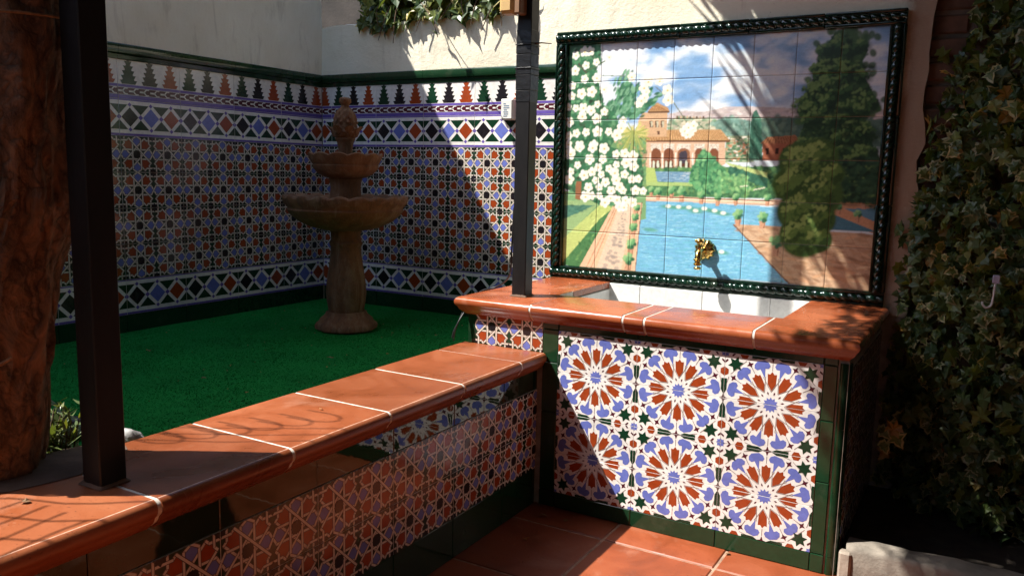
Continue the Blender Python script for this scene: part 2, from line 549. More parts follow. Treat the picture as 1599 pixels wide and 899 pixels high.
def pat_diamond(s0, s1, t0, t1):
    h = P
    out = [(rect(s0, s1, 0, .0095), 'v'), (rect(s0, s1, h - .0055, h), 'v')]
    zb, zt = .0245, h - .0205
    zc = (zb + zt) / 2; H = (zt - zb) / 2; W = Q / 2
    bar = .0105
    for i in range(math.floor(s0 / Q) - 1, math.ceil(s1 / Q) + 1):
        c = (i + .5) * Q
        kx = 1 - bar / W * 0.95; ky = 1 - bar / H * 0.95
        out.append(([(c - W * kx, zc), (c, zc - H * ky), (c + W * kx, zc), (c, zc + H * ky)], 'kbr'[i % 3]))
        n = i * Q
        for sg in (1, -1):
            e = zc + sg * H
            out.append(([(n - W * .80, e), (n + W * .80, e), (n, zc + sg * H * .20)], 'g'))
            out.append((star(c, e, 2, .0085, .0085, 0), 'v'))
        out.append((star(n, zc, 2, .0105, .0105, 0), 'v'))
    return out

MH = 0.1457
def pat_merlon(s0, s1, t0, t1):
    out = [(rect(s0, s1, 0, .0157), 'v'), (rect(s0, s1, .0447, .0547), 'v'), (rect(s0, s1, .0175, .0430), 'm')]
    e = Q / 2
    zc = .03025
    for i in range(math.floor(s0 / e) - 1, math.ceil(s1 / e) + 1):
        x = i * e
        out.append((rect(x, x + .019, zc - .0033, zc + .0033), 'w2'))
        for sg in (1, -1):
            out.append(([(x + .014, zc - sg * .002), (x + .021, zc - sg * .002), (x + .030, zc + sg * .0085), (x + .041, zc + sg * .0085), (x + .041, zc + sg * .0122), (x + .027, zc + sg * .0122)], 'w2'))
    for i in range(math.floor(s0 / Q) - 1, math.ceil(s1 / Q) + 1):
        c = (i + .5) * Q
        L = []; n = 5
        for k in range(n):
            ta = .0565 + (MH - .0565) * k / n; tb = .0565 + (MH - .0565) * (k + 1) / n
            w = .0335 - .0205 * k / (n - 1)
            L += [(w - .0050, ta), (w + .0034, tb - .0040), (w - .0075, tb - .0035)]
        L.append((.006, MH))
        out.append(([(c + a, b) for a, b in L] + [(c - a, b) for a, b in L[::-1]], 'gkr'[i % 3]))
    return out

RC = 0.2775
PET = [(0.150, 0), (0.220, .042), (0.295, .046), (0.328, .047), (0.324, .022), (0.354, 0), (0.324, -.022), (0.328, -.047), (0.295, -.046), (0.220, -.042)]
MUS = [(0.285, 0), (0.385, .026), (0.378, .060), (0.402, .084), (0.440, .076), (0.470, .040), (0.470, -.040), (0.440, -.076), (0.402, -.084), (0.378, -.060), (0.385, -.026)]
def pat_rosette(s0, s1, t0, t1):
    out = []
    for i in range(math.floor(s0 / RC) - 1, math.ceil(s1 / RC) + 2):
        for j in range(math.floor(t0 / RC) - 1, math.ceil(t1 / RC) + 2):
            cx, cy = (i + .5) * RC, (j + .5) * RC
            ex, ey = i * RC, j * RC
            out.append((star(cx, cy, 12, .084, .058, 0, RC), 'b'))
            for k in range(12):
                a = math.pi / 6 * k
                out.append((locpoly(cx, cy, a, PET, RC), 'r'))
                out.append((locpoly(cx, cy, a + math.pi / 12, MUS, RC), 'b'))
                h_ = .0032
                for aa, r0, r1, tw in ((a + math.pi / 12, .135, .300, .10), (a + math.pi / 12, .135, .300, -.10), (a, .362, .440, 0)):
                    out.append((locpoly(cx, cy, aa, [(r0, -h_ + tw * .35), (r1, -h_ - tw * .12), (r1, h_ - tw * .12), (r0, h_ + tw * .35)], RC), 'l'))
                out.append((locpoly(cx, cy, a + math.pi / 12, [(.494, -.115), (.500, -.115), (.500, .115), (.494, .115)], RC), 'l'))
                if k % 3:
                    out.append((star(cx + .462 * RC * math.cos(a), cy + .462 * RC * math.sin(a), 4, .040, .017, a, RC), 'm'))
                out.append((star(cx + .125 * RC * math.cos(a + math.pi / 12), cy + .125 * RC * math.sin(a + math.pi / 12), 2, .020, .009, a + math.pi / 12, RC), 'm'))
            for (mx, my) in ((ex, cy), (cx, ey)):
                out.append((star(mx, my, 4, .055, .020, 0, RC), 'm'))
                v = my == cy
                for sg in (1, -1):
                    L = [(-.082, -.031), (.040, -.031), (.095, 0), (.040, .031), (-.082, .031)]
                    ang = (math.pi / 2 if v else 0) + (0 if sg < 0 else math.pi)
                    ox, oy = (mx, my + sg * .135 * RC) if v else (mx + sg * .135 * RC, my)
                    out.append((locpoly(ox, oy, ang, L, RC), 'g'))
            out.append((star(ex, ey, 8, .052, .036, 0, RC), 'b'))
            for k in range(4):
                a = k * math.pi / 2
                out.append((star(ex + .205 * RC * math.cos(a) * 1.33 / 1.33, ey + .205 * RC * math.sin(a), 3, .050, .050, a, RC), 'r'))
                out.append((locpoly(ex + .098 * RC * math.cos(a), ey + .098 * RC * math.sin(a), a, [(.018, 0), (-.012, .036), (-.030, .030), (-.006, 0), (-.030, -.030), (-.012, -.036)], RC), 'm'))
                d = a + math.pi / 4
                out.append((star(ex + .165 * RC * math.cos(d), ey + .165 * RC * math.sin(d), 6, .086, .046, d, RC), 'g'))
    return out
PATS = dict(star=pat_star, diamond=pat_diamond, merlon=pat_merlon, rosette=pat_rosette)
PER = dict(star=P, diamond=T, merlon=T, rosette=RC)
_tc = {}
def tile_mesh(pat, s0, s1, t0, t1):
    per = PER[pat]
    so = math.floor(s0 / per + 1e-6) * per
    to = math.floor(t0 / per + 1e-6) * per if pat in ('star', 'rosette') else 0.0
    s0 -= so; s1 -= so; t0 -= to; t1 -= to
    key = (pat, round(s0, 4), round(s1, 4), round(t0, 4), round(t1, 4))
    if key in _tc:
        return _tc[key]
    mb = MB()
    g = .0004; c = .0005
    w, h = (s1 - s0) / 2 - g, (t1 - t0) / 2 - g
    mx, mz = (s0 + s1) / 2, (t0 + t1) / 2
    def ring(a, b, y):
        return [(-a, y, -b), (a, y, -b), (a, y, b), (-a, y, b)]
    vs = ring(w - c, h - c, 0) + ring(w, h, c) + ring(w, h, .008)
    fs = [(0, 1, 2, 3), (0, 4, 5, 1), (1, 5, 6, 2), (2, 6, 7, 3), (3, 7, 4, 0), (4, 8, 9, 5), (5, 9, 10, 6), (6, 10, 11, 7), (7, 11, 8, 4)]
    mb.add(vs, fs, 0)
    for it in PATS[pat](s0, s1, t0, t1):
        poly, col = it[0], it[1]
        q = clip(poly, s0 + g + c, s1 - g - c, t0 + g + c, t1 - g - c)
        if q is None:
            continue
        ar = sum(q[i][0] * q[(i + 1) % len(q)][1] - q[(i + 1) % len(q)][0] * q[i][1] for i in range(len(q)))
        if abs(ar) < 1e-7:
            continue
        if ar < 0:
            q = q[::-1]
        y = (-.00025 - .00006 * it[2]) if len(it) > 2 else (-.0007 if col == 'w2' else -.00035)
        mb.add([(a_ - mx, y, b_ - mz) for a_, b_ in q], [tuple(range(len(q)))], GI[col[0]])
    me = mb.mesh(pat + '_tile', GL)
    _tc[key] = me
    return me

def jitter(a=0.0022):
    return random.uniform(-a, a)
def tile_at(name, pat, plane, val, s0, s1, t0, t1, so, to, parent):
    """plane 'y': faces -y at y=val, s is x.  plane 'x': faces +x at x=val, s is y."""
    me = tile_mesh(pat, s0 - so, s1 - so, t0 - to, t1 - to)
    sc_, tc_ = (s0 + s1) / 2, (t0 + t1) / 2
    if plane == 'y':
        return put(name, me, parent, (sc_, val - abs(jitter(.0003)), tc_), (jitter(), jitter(.0006), jitter()))
    return put(name, me, parent, (val + abs(jitter(.0003)), sc_, tc_), (jitter(), jitter(.0006), math.pi / 2 + jitter()))
_sm = {}
def slab_at(name, mat, plane, val, s0, s1, t0, t1, parent, prof=None, ch=.002, tilt=.0022):
    """plain glazed tile, or an extruded moulding when prof [(depth out, height)] is given"""
    w, h = s1 - s0, t1 - t0
    key = (mat.name, round(w, 4), round(h, 4), prof is not None and tuple(prof), ch)
    if key not in _sm:
        mb = MB(); g = .0006
        if prof is None:
            mb.cbox(-w / 2 + g, w / 2 - g, 0, .009, -h / 2 + g, h / 2 - g, ch)
            me = mb.mesh(name, [mat])
        else:
            n = len(prof)
            vs = [(-w / 2 + g, -d, z - h / 2) for d, z in prof] + [(w / 2 - g, -d, z - h / 2) for d, z in prof]
            fs = [(i, i + n, i + n + 1, i + 1) for i in range(n - 1)] + [tuple(range(n)), tuple(range(n, 2 * n))[::-1]]
            mb.add(vs, fs)
            me = mb.mesh(name, [mat], 40)
        _sm[key] = me
    me = _sm[key]
    sc_, tc_ = (s0 + s1) / 2, (t0 + t1) / 2
    if plane == 'y':
        return put(name, me, parent, (sc_, val, tc_), (jitter(tilt), 0, jitter(tilt)))
    return put(name, me, parent, (val, sc_, tc_), (jitter(tilt), 0, math.pi / 2 + jitter(tilt)))

def spans(a, b, origin, step):
    """cut [a,b] at origin + k*step"""
    cuts = [a]
    k = math.ceil((a - origin) / step + 1e-4)
    while origin + k * step < b - 1e-4:
        cuts.append(origin + k * step); k += 1
    cuts.append(b)
    return [(p, q) for p, q in zip(cuts, cuts[1:]) if q - p > .004]

# ------------------------------------------------------------------ setting
ZT, ZL, ZC = 0.474, 0.529, 0.690
g = MB().box(-60, 60, -60, 60, -0.6, -0.03).mesh('ground', [SOIL])
tag(put('ground', g), kind='structure')

# terracotta floor of the courtyard
FLOOR = MB().box(1.60, 3.75, -3.75, -.60, -.03, -.0035).mesh('floor', [FGROUT])
floor = tag(put('floor', FLOOR), kind='structure')
xs = [1.60, 1.939] + [1.939 + .3515 * k for k in range(1, 6)]
ysl = [-.600, -.848] + [-.848 - .3515 * k for k in range(1, 9)]
for i in range(len(xs) - 1):
    for j in range(len(ysl) - 1):
        x0, x1, y1, y0 = xs[i] + .004, xs[i + 1] - .004, ysl[j] - .004, ysl[j + 1] + .004
        key = ('ft', round(x1 - x0, 3), round(y1 - y0, 3))
        if key not in _sm:
            _sm[key] = MB().cbox(-(x1 - x0) / 2, (x1 - x0) / 2, -(y1 - y0) / 2, (y1 - y0) / 2, -.012, 0, .003).mesh('floor_tile', [TERRAF])
        put('floor_tile', _sm[key], floor, ((x0 + x1) / 2, (y0 + y1) / 2, jitter(.0008)), (jitter(.002), jitter(.002), 0))

# raised bed covered with artificial turf
tb = MB()
nx, ny = 60, 110
vs = []
for j in range(ny + 1):
    for i in range(nx + 1):
        x = 0.004 + (1.345 - .004) * i / nx; y = -5.6 + 5.596 * j / ny
        vs.append((x, y, ZT - .006 + .0012 * mnoise.noise((x * 5, y * 5, 0))))
fs = [(j * (nx + 1) + i, j * (nx + 1) + i + 1, (j + 1) * (nx + 1) + i + 1, (j + 1) * (nx + 1) + i) for j in range(ny) for i in range(nx)]
tb.add(vs, fs)
turf = tag(put('artificial_turf', tb.mesh('artificial_turf', [TURF], 60)), kind='structure')
# pile of the turf: short plastic blades
NB = 90000
bx = RNG.uniform(.012, 1.325, NB); by = RNG.uniform(-2.5, -.012, NB)
an = RNG.uniform(0, 2 * math.pi, NB); hh = RNG.uniform(.002, .005, NB); ww = RNG.uniform(.0012, .0022, NB)
lx = RNG.normal(0, .004, NB); ly = RNG.normal(0, .004, NB)
bz = ZT - .0065
V = np.stack([np.stack([bx - ww * np.cos(an), by - ww * np.sin(an), np.full(NB, bz)], 1),
              np.stack([bx + ww * np.cos(an), by + ww * np.sin(an), np.full(NB, bz)], 1),
              np.stack([bx + lx, by + ly, bz + hh], 1)], 1).reshape(-1, 3)
me = bpy.data.meshes.new('turf_pile')
me.vertices.add(3 * NB); me.vertices.foreach_set('co', V.ravel())
me.loops.add(3 * NB); me.loops.foreach_set('vertex_index', np.arange(3 * NB, dtype=np.int32))
me.polygons.add(NB); me.polygons.foreach_set('loop_start', np.arange(0, 3 * NB, 3, dtype=np.int32))
me.materials.append(TURF); me.update(); me.validate()
tag(put('turf_pile', me), 'short green plastic blades of the artificial turf', None, None, 'stuff')

# ------------------------------------------------------------------ tiled garden walls
MOLD = [(-.02, .059), (.004, .0585), (.010, .056), (.013, .050), (.013, .024), (.011, .020), (.005, .018), (.004, .015), (.004, .003), (.003, 0), (-.02, 0)]
def wall_tiles(parent, plane, val, s0, s1, so):
    for a, b in spans(s0, s1, so, T):
        slab_at('green_moulding_tile', GREEN, plane, val, a, b, 1.512, 1.571, parent, MOLD)
        tile_at('merlon_tile', 'merlon', plane, val, a, b, 1.512 - MH, 1.512, so, 1.512 - MH, parent)
        for z in (1.228, .536):
            tile_at('diamond_tile', 'diamond', plane, val, a, b, z, z + P, so, z, parent)
        for k in range(4):
            z = 1.228 - P * (k + 1)
            tile_at('star_tile', 'star', plane, val, a, b, z, z + P, so, 1.228, parent)
        slab_at('green_base_tile', GREEN, plane, val, a, b, .462, .536, parent)

lw = thing('tiled_garden_wall', (0, -1.8, 0), 'tall cream plaster wall with star-patterned tiles along the left of the turf', 'wall')
def grid_wall(mb, pts_fn, nu, nv, flip=False):
    vs = [pts_fn(i / nu, j / nv) for j in range(nv + 1) for i in range(nu + 1)]
    fs = [(j * (nu + 1) + i, j * (nu + 1) + i + 1, (j + 1) * (nu + 1) + i + 1, (j + 1) * (nu + 1) + i) for j in range(nv) for i in range(nu)]
    mb.add(vs, [f[::-1] for f in fs] if flip else fs)
b = MB()
b.box(-.25, -.006, -5.6, .0, 0, 1.56)
put('wall_core', b.mesh('wall_core', [MORTAR]), lw)
b = MB()
def lwp(u, v):
    y = -5.6 + 5.6 * u; z = 1.56 + .87 * v
    return (.004 + .006 * mnoise.noise((y * 3, z * 3, 1)) + .002 * mnoise.noise((y * 14, z * 14, 1)), y, z)
grid_wall(b, lwp, 180, 34)
b.box(-.25, -.004, -5.6, 0, 1.562, 2.43)
b.cbox(-.27, .012, -5.62, .02, 2.43, 2.47, .012)
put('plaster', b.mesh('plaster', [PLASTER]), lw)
wall_tiles(lw, 'x', 0.0, -1.94, -.002, -.2715)

bw = thing('tiled_back_wall', (1.3, .1, 0), 'low cream plaster wall with zigzag and star tiles behind the fountain', 'wall')
b = MB().box(-.02, 1.30, .006, .22, 0, 1.56)
b.box(1.3, 2.672, .0065, .22, 0, .70)
put('wall_core', b.mesh('wall_core', [MORTAR]), bw)
b = MB()
# plaster face with a curved shoulder rising to the painted panel
def top_z(x):
    t = min(1, max(0, (x - 1.10) / .42))
    return 1.79 + .02 * mnoise.noise((x * 4, 0, 3)) + .40 * math.sin(t * math.pi / 2) ** 1.3
N = 150
xr = [-.02 + (2.672 + .02) * i / N for i in range(N + 1)]
def bwy(x, z):
    return -.003 + .006 * mnoise.noise((x * 3, z * 3, 7)) + .0022 * mnoise.noise((x * 15, z * 15, 7))
vs = []; NV = 26
for x in xr:
    zb = 1.555 if x < 1.30 else .66
    xx = x
    for j in range(NV + 1):
        z = zb + (top_z(x) - zb) * j / NV
        if x > 2.655:
            xx = x + .022 * mnoise.noise((0, z * 9, 2)) + .012 * mnoise.noise((0, z * 31, 2))
        vs.append((xx, bwy(x, z), z))
fs = [(i * (NV + 1) + j, (i + 1) * (NV + 1) + j, (i + 1) * (NV + 1) + j + 1, i * (NV + 1) + j + 1) for i in range(N) for j in range(NV)]
o = len(vs)
for x in xr:
    vs.append((x, .05, top_z(x) + .012)); vs.append((x, .22, top_z(x) + .01)); vs.append((x, .22, .0))
for i in range(N):
    t0, t1 = i * (NV + 1) + NV, (i + 1) * (NV + 1) + NV
    a, c = o + 3 * i, o + 3 * i + 3
    fs += [(t0, t1, c, a), (a, c, c + 1, a + 1), (a + 1, c + 1, c + 2, a + 2)]
# right end return
e0 = N * (NV + 1)
o2 = len(vs)
for j in range(NV + 1):
    vs.append((2.668, .22, vs[e0 + j][2]))
fs += [(e0 + j, o2 + j, o2 + j + 1, e0 + j + 1) for j in range(NV)]
b.add(vs, fs)
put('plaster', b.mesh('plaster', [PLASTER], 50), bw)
wall_tiles(bw, 'y', 0.0, .002, 1.298, .3395)

# old brick wall carrying on to the right, behind the ivy
br = thing('brick_wall', (3.4, .1, 0), 'dark weathered brick wall behind the ivy right of the painted panel', 'wall')
put('mortar_core', MB().box(2.66, 4.4, .035, .24, 0, 2.5).mesh('mortar_core', [BRICKJ]), br)
bm_ = [MB().cbox(-.118, .118, -.03, .03, -.03, .03, .006).mesh('brick', [BRICKM]), MB().cbox(-.056, .056, -.03, .03, -.03, .03, .006).mesh('brick', [BRICKM])]
row = 0; z = .06
while z < 2.45:
    x = 2.665 + (.12 if row % 2 else 0)
    if row % 2:
        put('brick', bm_[1], br, (2.722, .052 + jitter(.006), z), (0, jitter(.02), jitter(.02)))
        x = 2.79
    while x < (3.3 if row % 2 else 3.3):
        put('brick', bm_[0], br, (x + .118, .052 + jitter(.006), z), (0, jitter(.015), jitter(.015)))
        x += .249
    z += .075; row += 1

# neighbour's shaded wall behind the garden wall
nb = MB().box(-3, 6, 1.3, 1.5, 0, 4.2)
tag(put('neighbour_wall', nb.mesh('neighbour_wall', [plain('old_dark_render', (0.032, 0.025, 0.020), 0.95, var=0.5, scale=5, bmp=0.5)])), 'dark brown neighbouring wall seen above the back wall behind the ivy', 'wall')
# planting bed behind wall top and soil bed at right
tag(put('planting_bed', MB().box(2.60, 4.6, -.62, .03, -.03, .04).mesh('planting_bed', [SOIL])), kind='structure')

# ------------------------------------------------------------------ coping pieces
NOSE = [(.0137, 0), (.0118, -.0004), (.0070, -.0028), (.0030, -.0068), (.0006, -.012), (0, -.018), (.0008, -.0235), (.0035, -.0285), (.0075, -.0325),
        (.0100, -.0355), (.0112, -.0390), (.0132, -.043), (.0170, -.0475), (.0220, -.0520), (.0270, -.0560), (.0310, -.060), (.046, -.060)]
def coping_mesh(path, inner, zt, shrink=0.0, mats=(TERRA, PALE_EDGE), name='coping_tile', pale_strip=True):
    """path: nose line, inside on the left hand; inner: remaining top outline points in order from path end back to path start"""
    n = len(path)
    dirs = []
    for i in range(n):
        ds = []
        if i > 0:
            ds.append((Vector(path[i]) - Vector(path[i - 1])).normalized())
        if i < n - 1:
            ds.append((Vector(path[i + 1]) - Vector(path[i])).normalized())
        ns = [Vector((-d.y, d.x)) for d in ds]
        m = sum(ns, Vector((0, 0)))
        m = m / m.dot(ns[0]) if len(ns) > 1 else ns[0]
        dirs.append(m)
    mb = MB(); L = len(NOSE)
    vs = []
    for i in range(n):
        for d, z in NOSE:
            q = Vector(path[i]) + dirs[i] * (d + shrink)
            vs.append((q.x, q.y, zt + (z if shrink == 0 else z * .93 - shrink)))
    for i in range(n - 1):
        for k in range(L - 1):
            f = (i * L + k, i * L + k + 1, (i + 1) * L + k + 1, (i + 1) * L + k)
            mb.f.append(f); mb.m.append(1 if (k == 0 and pale_strip) else 0)
    mb.f.append(tuple(range(L))); mb.m.append(0)
    mb.f.append(tuple((n - 1) * L + k for k in range(L))[::-1]); mb.m.append(0)
    mb.v = vs
    top = [i * L for i in range(n)]
    o = len(mb.v)
    ni = len(inner)
    for q in inner:
        mb.v.append((q[0], q[1], zt - shrink)); 
    for q in inner:
        mb.v.append((q[0], q[1], zt - .024))
    mb.f.append(tuple(top + [o + k for k in range(ni)])); mb.m.append(0)
    for k in range(ni - 1):
        mb.f.append((o + k, o + ni + k, o + ni + k + 1, o + k + 1)); mb.m.append(0)
    # end faces down to the slab underside
    for (a, bq) in ((top[-1], o), (o + ni - 1, top[0])):
        mb.v.append((mb.v[a][0], mb.v[a][1], zt - .024)); mb.v.append((mb.v[bq][0], mb.v[bq][1], zt - .024))
        q = len(mb.v)
        mb.f.append((a, q - 2, q - 1, bq)); mb.m.append(0)
    return mb.mesh(name, list(mats), 38)

# ------------------------------------------------------------------ low wall with terracotta coping
XL, WL = 1.657, .327
XF = 1.622
lo = thing('low_tiled_wall', (1.5, -2, 0), 'low wall with terracotta coping and star tiles edging the turf', 'low wall')
put('wall_core', MB().box(1.345, XF - .006, -3.9, -.7135, 0, ZL - .026).mesh('wall_core', [MORTAR]), lo)
yj = [-.8794 - .3298 * k for k in range(0, 10)]
ye = [-.716] + yj
G = .0045
def nosepath(y0, y1):        # nose along +x side, inside towards -x: run in +y direction
    return [(XL, y0), (XL, y1)]
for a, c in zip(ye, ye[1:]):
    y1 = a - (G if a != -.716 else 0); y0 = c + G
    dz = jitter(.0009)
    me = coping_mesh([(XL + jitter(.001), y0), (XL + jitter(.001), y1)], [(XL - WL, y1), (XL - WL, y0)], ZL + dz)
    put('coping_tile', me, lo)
me = coping_mesh([(XL, yj[-1]), (XL, -.716)], [(XL - WL + .002, -.716), (XL - WL + .002, yj[-1])], ZL, .0014, (GROUT, GROUT), 'grout_bed')
put('grout_bed', me, lo)
for a, c in spans(-3.3, -.7145, -1.487, T):
    tile_y = (a, c)
    slab_at('dark_border_tile', MIRG, 'x', XF, a, c, .402, ZL - .05, lo, tilt=.0015)
    for k in range(2):
        z = .402 - P * (k + 1)
        tile_at('star_tile', 'star', 'x', XF, a, c, z, z + P, -1.487, .402, lo)
    slab_at('dark_base_tile', GREEN, 'x', XF, a, c, .0, .402 - 2 * P, lo)

# grey cement patch where the trunk breaks the coping
b = MB()
N = 26
ring = []
for k in range(N):
    a = 2 * math.pi * k / N
    rr = 1 + .18 * mnoise.noise((math.cos(a) * 2, math.sin(a) * 2, 5))
    ring.append((1.342 + .085 * rr * math.cos(a), -2.215 + .16 * rr * math.sin(a), ZL + .0015))
vs = ring + [(1.352 + (x - 1.352) * .8, -2.205 + (y + 2.205) * .8, ZL + .0065 + .003 * mnoise.noise((x * 20, y * 20, 0))) for x, y, z in ring] + [(1.352, -2.205, ZL + .010)]
fs = [(k, (k + 1) % N, N + (k + 1) % N, N + k) for k in range(N)] + [(N + k, N + (k + 1) % N, 2 * N) for k in range(N)]
b.add(vs, fs)
put('cement_patch', b.mesh('cement_patch', [CEMENT], 60), lo)

# ------------------------------------------------------------------ sink counter
YF = -.711; YN = -.745
X0, X1 = 1.338, 2.600
BX0, BX1, BY = 1.572, 2.363, -.478
sk = thing('tiled_sink', ((X0 + X1) / 2, -.36, 0), 'tiled garden sink with rosette panel and terracotta counter under the painted panel', 'sink')
b = MB()
b.box(X0 + .006, BX0, YF + .006, .006, 0, ZC - .026)
b.box(BX1, X1 - .006, YF + .006, .006, 0, ZC - .026)
b.box(BX0, BX1, YF + .0062, BY, 0, ZC - .026)
b.box(BX0, BX1, BY, .006, 0, .30)
put('counter_core', b.mesh('counter_core', [MORTAR]), sk)
# front rosettes: tiles 28 x 14, a joint running through every rosette
for i in range(3):
    for j in range(4):
        s0 = 1.6955 + RC * i; t0 = .0555 + RC / 2 * j
        tile_at('rosette_tile', 'rosette', 'y', YF, s0, s0 + RC, t0, t0 + RC / 2, 1.6955, .0555, sk)
xr_ = 1.6955 + 3 * RC
for a, c in spans(1.637, 2.566, 1.6955, RC):
    slab_at('green_base_tile', GREEN, 'y', YF - .001, a, c, 0.0, .0555, sk)
    slab_at('green_border_tile', GREEN, 'y', YF, a, c, .0555 + 2 * RC, ZC - .048, sk)
for z0, z1 in ((.0555, .33), (.33, .5), (.5, .0555 + 2 * RC)):
    slab_at('green_border_tile', GREEN, 'y', YF, 1.637, 1.6955, z0, z1, sk)
for z0, z1 in ((.0555, .27), (.27, .45), (.45, .0555 + 2 * RC)):
    slab_at('green_border_tile', GREEN, 'y', YF, xr_, 2.566, z0, z1, sk)
QR = [(-.02, 0)]
b = MB()
for z0, z1 in ((0, .054), (.055, .245), (.246, .43), (.431, .62)):
    pr = [(2.567, YF + .01)] + [(2.567 + .008 + .026 * math.sin(t), YF - .001 + .026 * (1 - math.cos(t))) for t in [k * math.pi / 16 for k in range(9)]] + [(2.590, YF + .03)]
    n = len(pr)
    mb = MB().add([(x, y, z0) for x, y in pr] + [(x, y, z1) for x, y in pr], [(i, (i + 1) % n, (i + 1) % n + n, i + n) for i in range(n)] + [tuple(range(n))[::-1], tuple(range(n, 2 * n))])
    put('green_corner_tile', mb.mesh('green_corner_tile', [GREEN], 40), sk, (0, 0, 0))
# left arm end face above the low wall
tile_at('star_tile', 'star', 'y', YF, 1.368, 1.637, ZL - .012, ZC - .048, 1.368, ZL - .004, sk)
slab_at('green_border_tile', GREEN, 'y', YF, 1.338, 1.368, ZL - .012, ZC - .048, sk)
# right end face
for a, c in spans(YF + .03, -.002, YF + .03, T):
    for k in range(4):
        z = .0555 + P * k
        tile_at('star_tile', 'star', 'x', X1, a, c, z, z + P, YF + .03, .0555, sk)
    slab_at('green_base_tile', GREEN, 'x', X1, a, c, 0.0, .0555, sk)
# left end face towards the turf
b = MB().box(X0 - .001, X0 + .005, YF + .01, .004, .45, ZC - .048)
put('side_panel', b.mesh('side_panel', [GREEN]), sk)
# basin lining
for (a, c) in ((BX0, 1.709), (1.709, 1.963), (1.963, 2.218), (2.218, BX1)):
    slab_at('basin_tile', BASINW, 'y', -.030, a, c, .44, ZC - .003, sk)
for (a, c) in ((BY, -.25), (-.25, -.032)):
    slab_at('basin_tile', BASINW, 'x', BX0 + .009, a, c, .44, ZC - .026, sk)
b = MB().box(BX0 + .012, BX1 - .003, BY + .003, -.0325, .30, .31)
put('basin_backing', MB().box(BX0 + .001, BX1 - .001, -.0215, .0055, .31, ZC - .006).mesh('basin_backing', [MORTAR]), sk)
put('basin_floor', b.mesh('basin_floor', [BASINW]), sk)
mb_r = MB().cbox(-.004, .004, BY + .004, -.033, .31, ZC - .026, .001)
put('basin_tile', mb_r.mesh('basin_tile', [BASINW]), sk, (BX1 - .005, 0, 0))
mb_f = MB().cbox(BX0 + .012, BX1 - .012, -.004, .004, .31, ZC - .026, .001)
put('basin_tile', mb_f.mesh('basin_tile', [BASINW]), sk, (0, BY + .005, 0))
# counter coping: front run then side arms
CXL, CXR = 1.300, 2.622
g2 = .004
TM = (TERRAG, TERRAG)
def cop(path, inner, dz=0.0):
    put('counter_tile', coping_mesh(path, inner, ZC + dz, 0, TM, 'counter_tile', False), sk)
c1, c2, c3, c4 = 1.600, 1.931, 2.002, 2.335
# front runs along +x with the inside (+y) on the left hand
cop([(CXL, -.36 - g2), (CXL, YN), (c1 - g2, YN)], [(c1 - g2, BY - .0), (BX0 - .0, BY), (BX0, -.36 - g2)])
cop([(c1 + g2, YN), (c2 - g2, YN)], [(c2 - g2, BY), (c1 + g2, BY)], .0006)
cop([(c2 + g2, YN), (c3 - g2, YN)], [(c3 - g2, BY), (c2 + g2, BY)], -.0005)
cop([(c3 + g2, YN), (c4 - g2, YN)], [(c4 - g2, BY), (c3 + g2, BY)], .0003)
cop([(c4 + g2, YN), (CXR, YN), (CXR, BY)], [(BX1, BY), (c4 + g2, BY)], .0004)
cop([(CXR, BY + 2 * g2), (CXR, -.024)], [(BX1 - .003, -.024), (BX1 - .003, BY + 2 * g2)])
cop([(CXL, -.010), (CXL, -.36 + g2)], [(BX0 + .003, -.36 + g2), (BX0 + .003, -.010)])
me = coping_mesh([(CXL, -.012), (CXL, YN), (CXR, YN), (CXR, -.026)], [(BX1 - .001, -.026), (BX1 - .001, BY), (BX0 + .001, BY), (BX0 + .001, -.012)], ZC, .0016, (GROUT, GROUT), 'grout_bed')
put('grout_bed', me, sk)

# kerb of the bed at the right
kb = thing('stone_kerb', (3.2, -.67, 0), 'rough pale concrete kerb at the foot of the ivy beside the sink', 'kerb')
b = MB()
NXk = 70
prof = [(-.712, 0), (-.714, .03), (-.713, .086), (-.708, .097), (-.698, .101), (-.640, .102), (-.626, .098), (-.618, .088), (-.616, .03)]
vs = []
for i in range(NXk + 1):
    x = 2.622 + 1.6 * i / NXk
    e = min(1, i / 1.5)
    for y, z in prof:
        k = .004 * mnoise.noise((x * 22, y * 30, z * 30)) + .004 * mnoise.noise((x * 6, y * 8, z * 8))
        vs.append((x + .004 * mnoise.noise((y * 40, z * 40, 1)), -.665 + (y + .665) * (.93 + .07 * e) + k, (z + k) * (.96 + .04 * e)))
n = len(prof)
fs = [(i * n + k, (i + 1) * n + k, (i + 1) * n + k + 1, i * n + k + 1) for i in range(NXk) for k in range(n - 1)] + [tuple(range(n))]
b.add(vs, fs)
put('kerb_block', b.mesh('kerb_block', [CONCRETE], 60), kb)
e = MB().cbox(2.606, 2.640, -.7205, -.690, -.0, .084, .006)
put('mortar_end', e.mesh('mortar_end', [MORTAR]), kb)

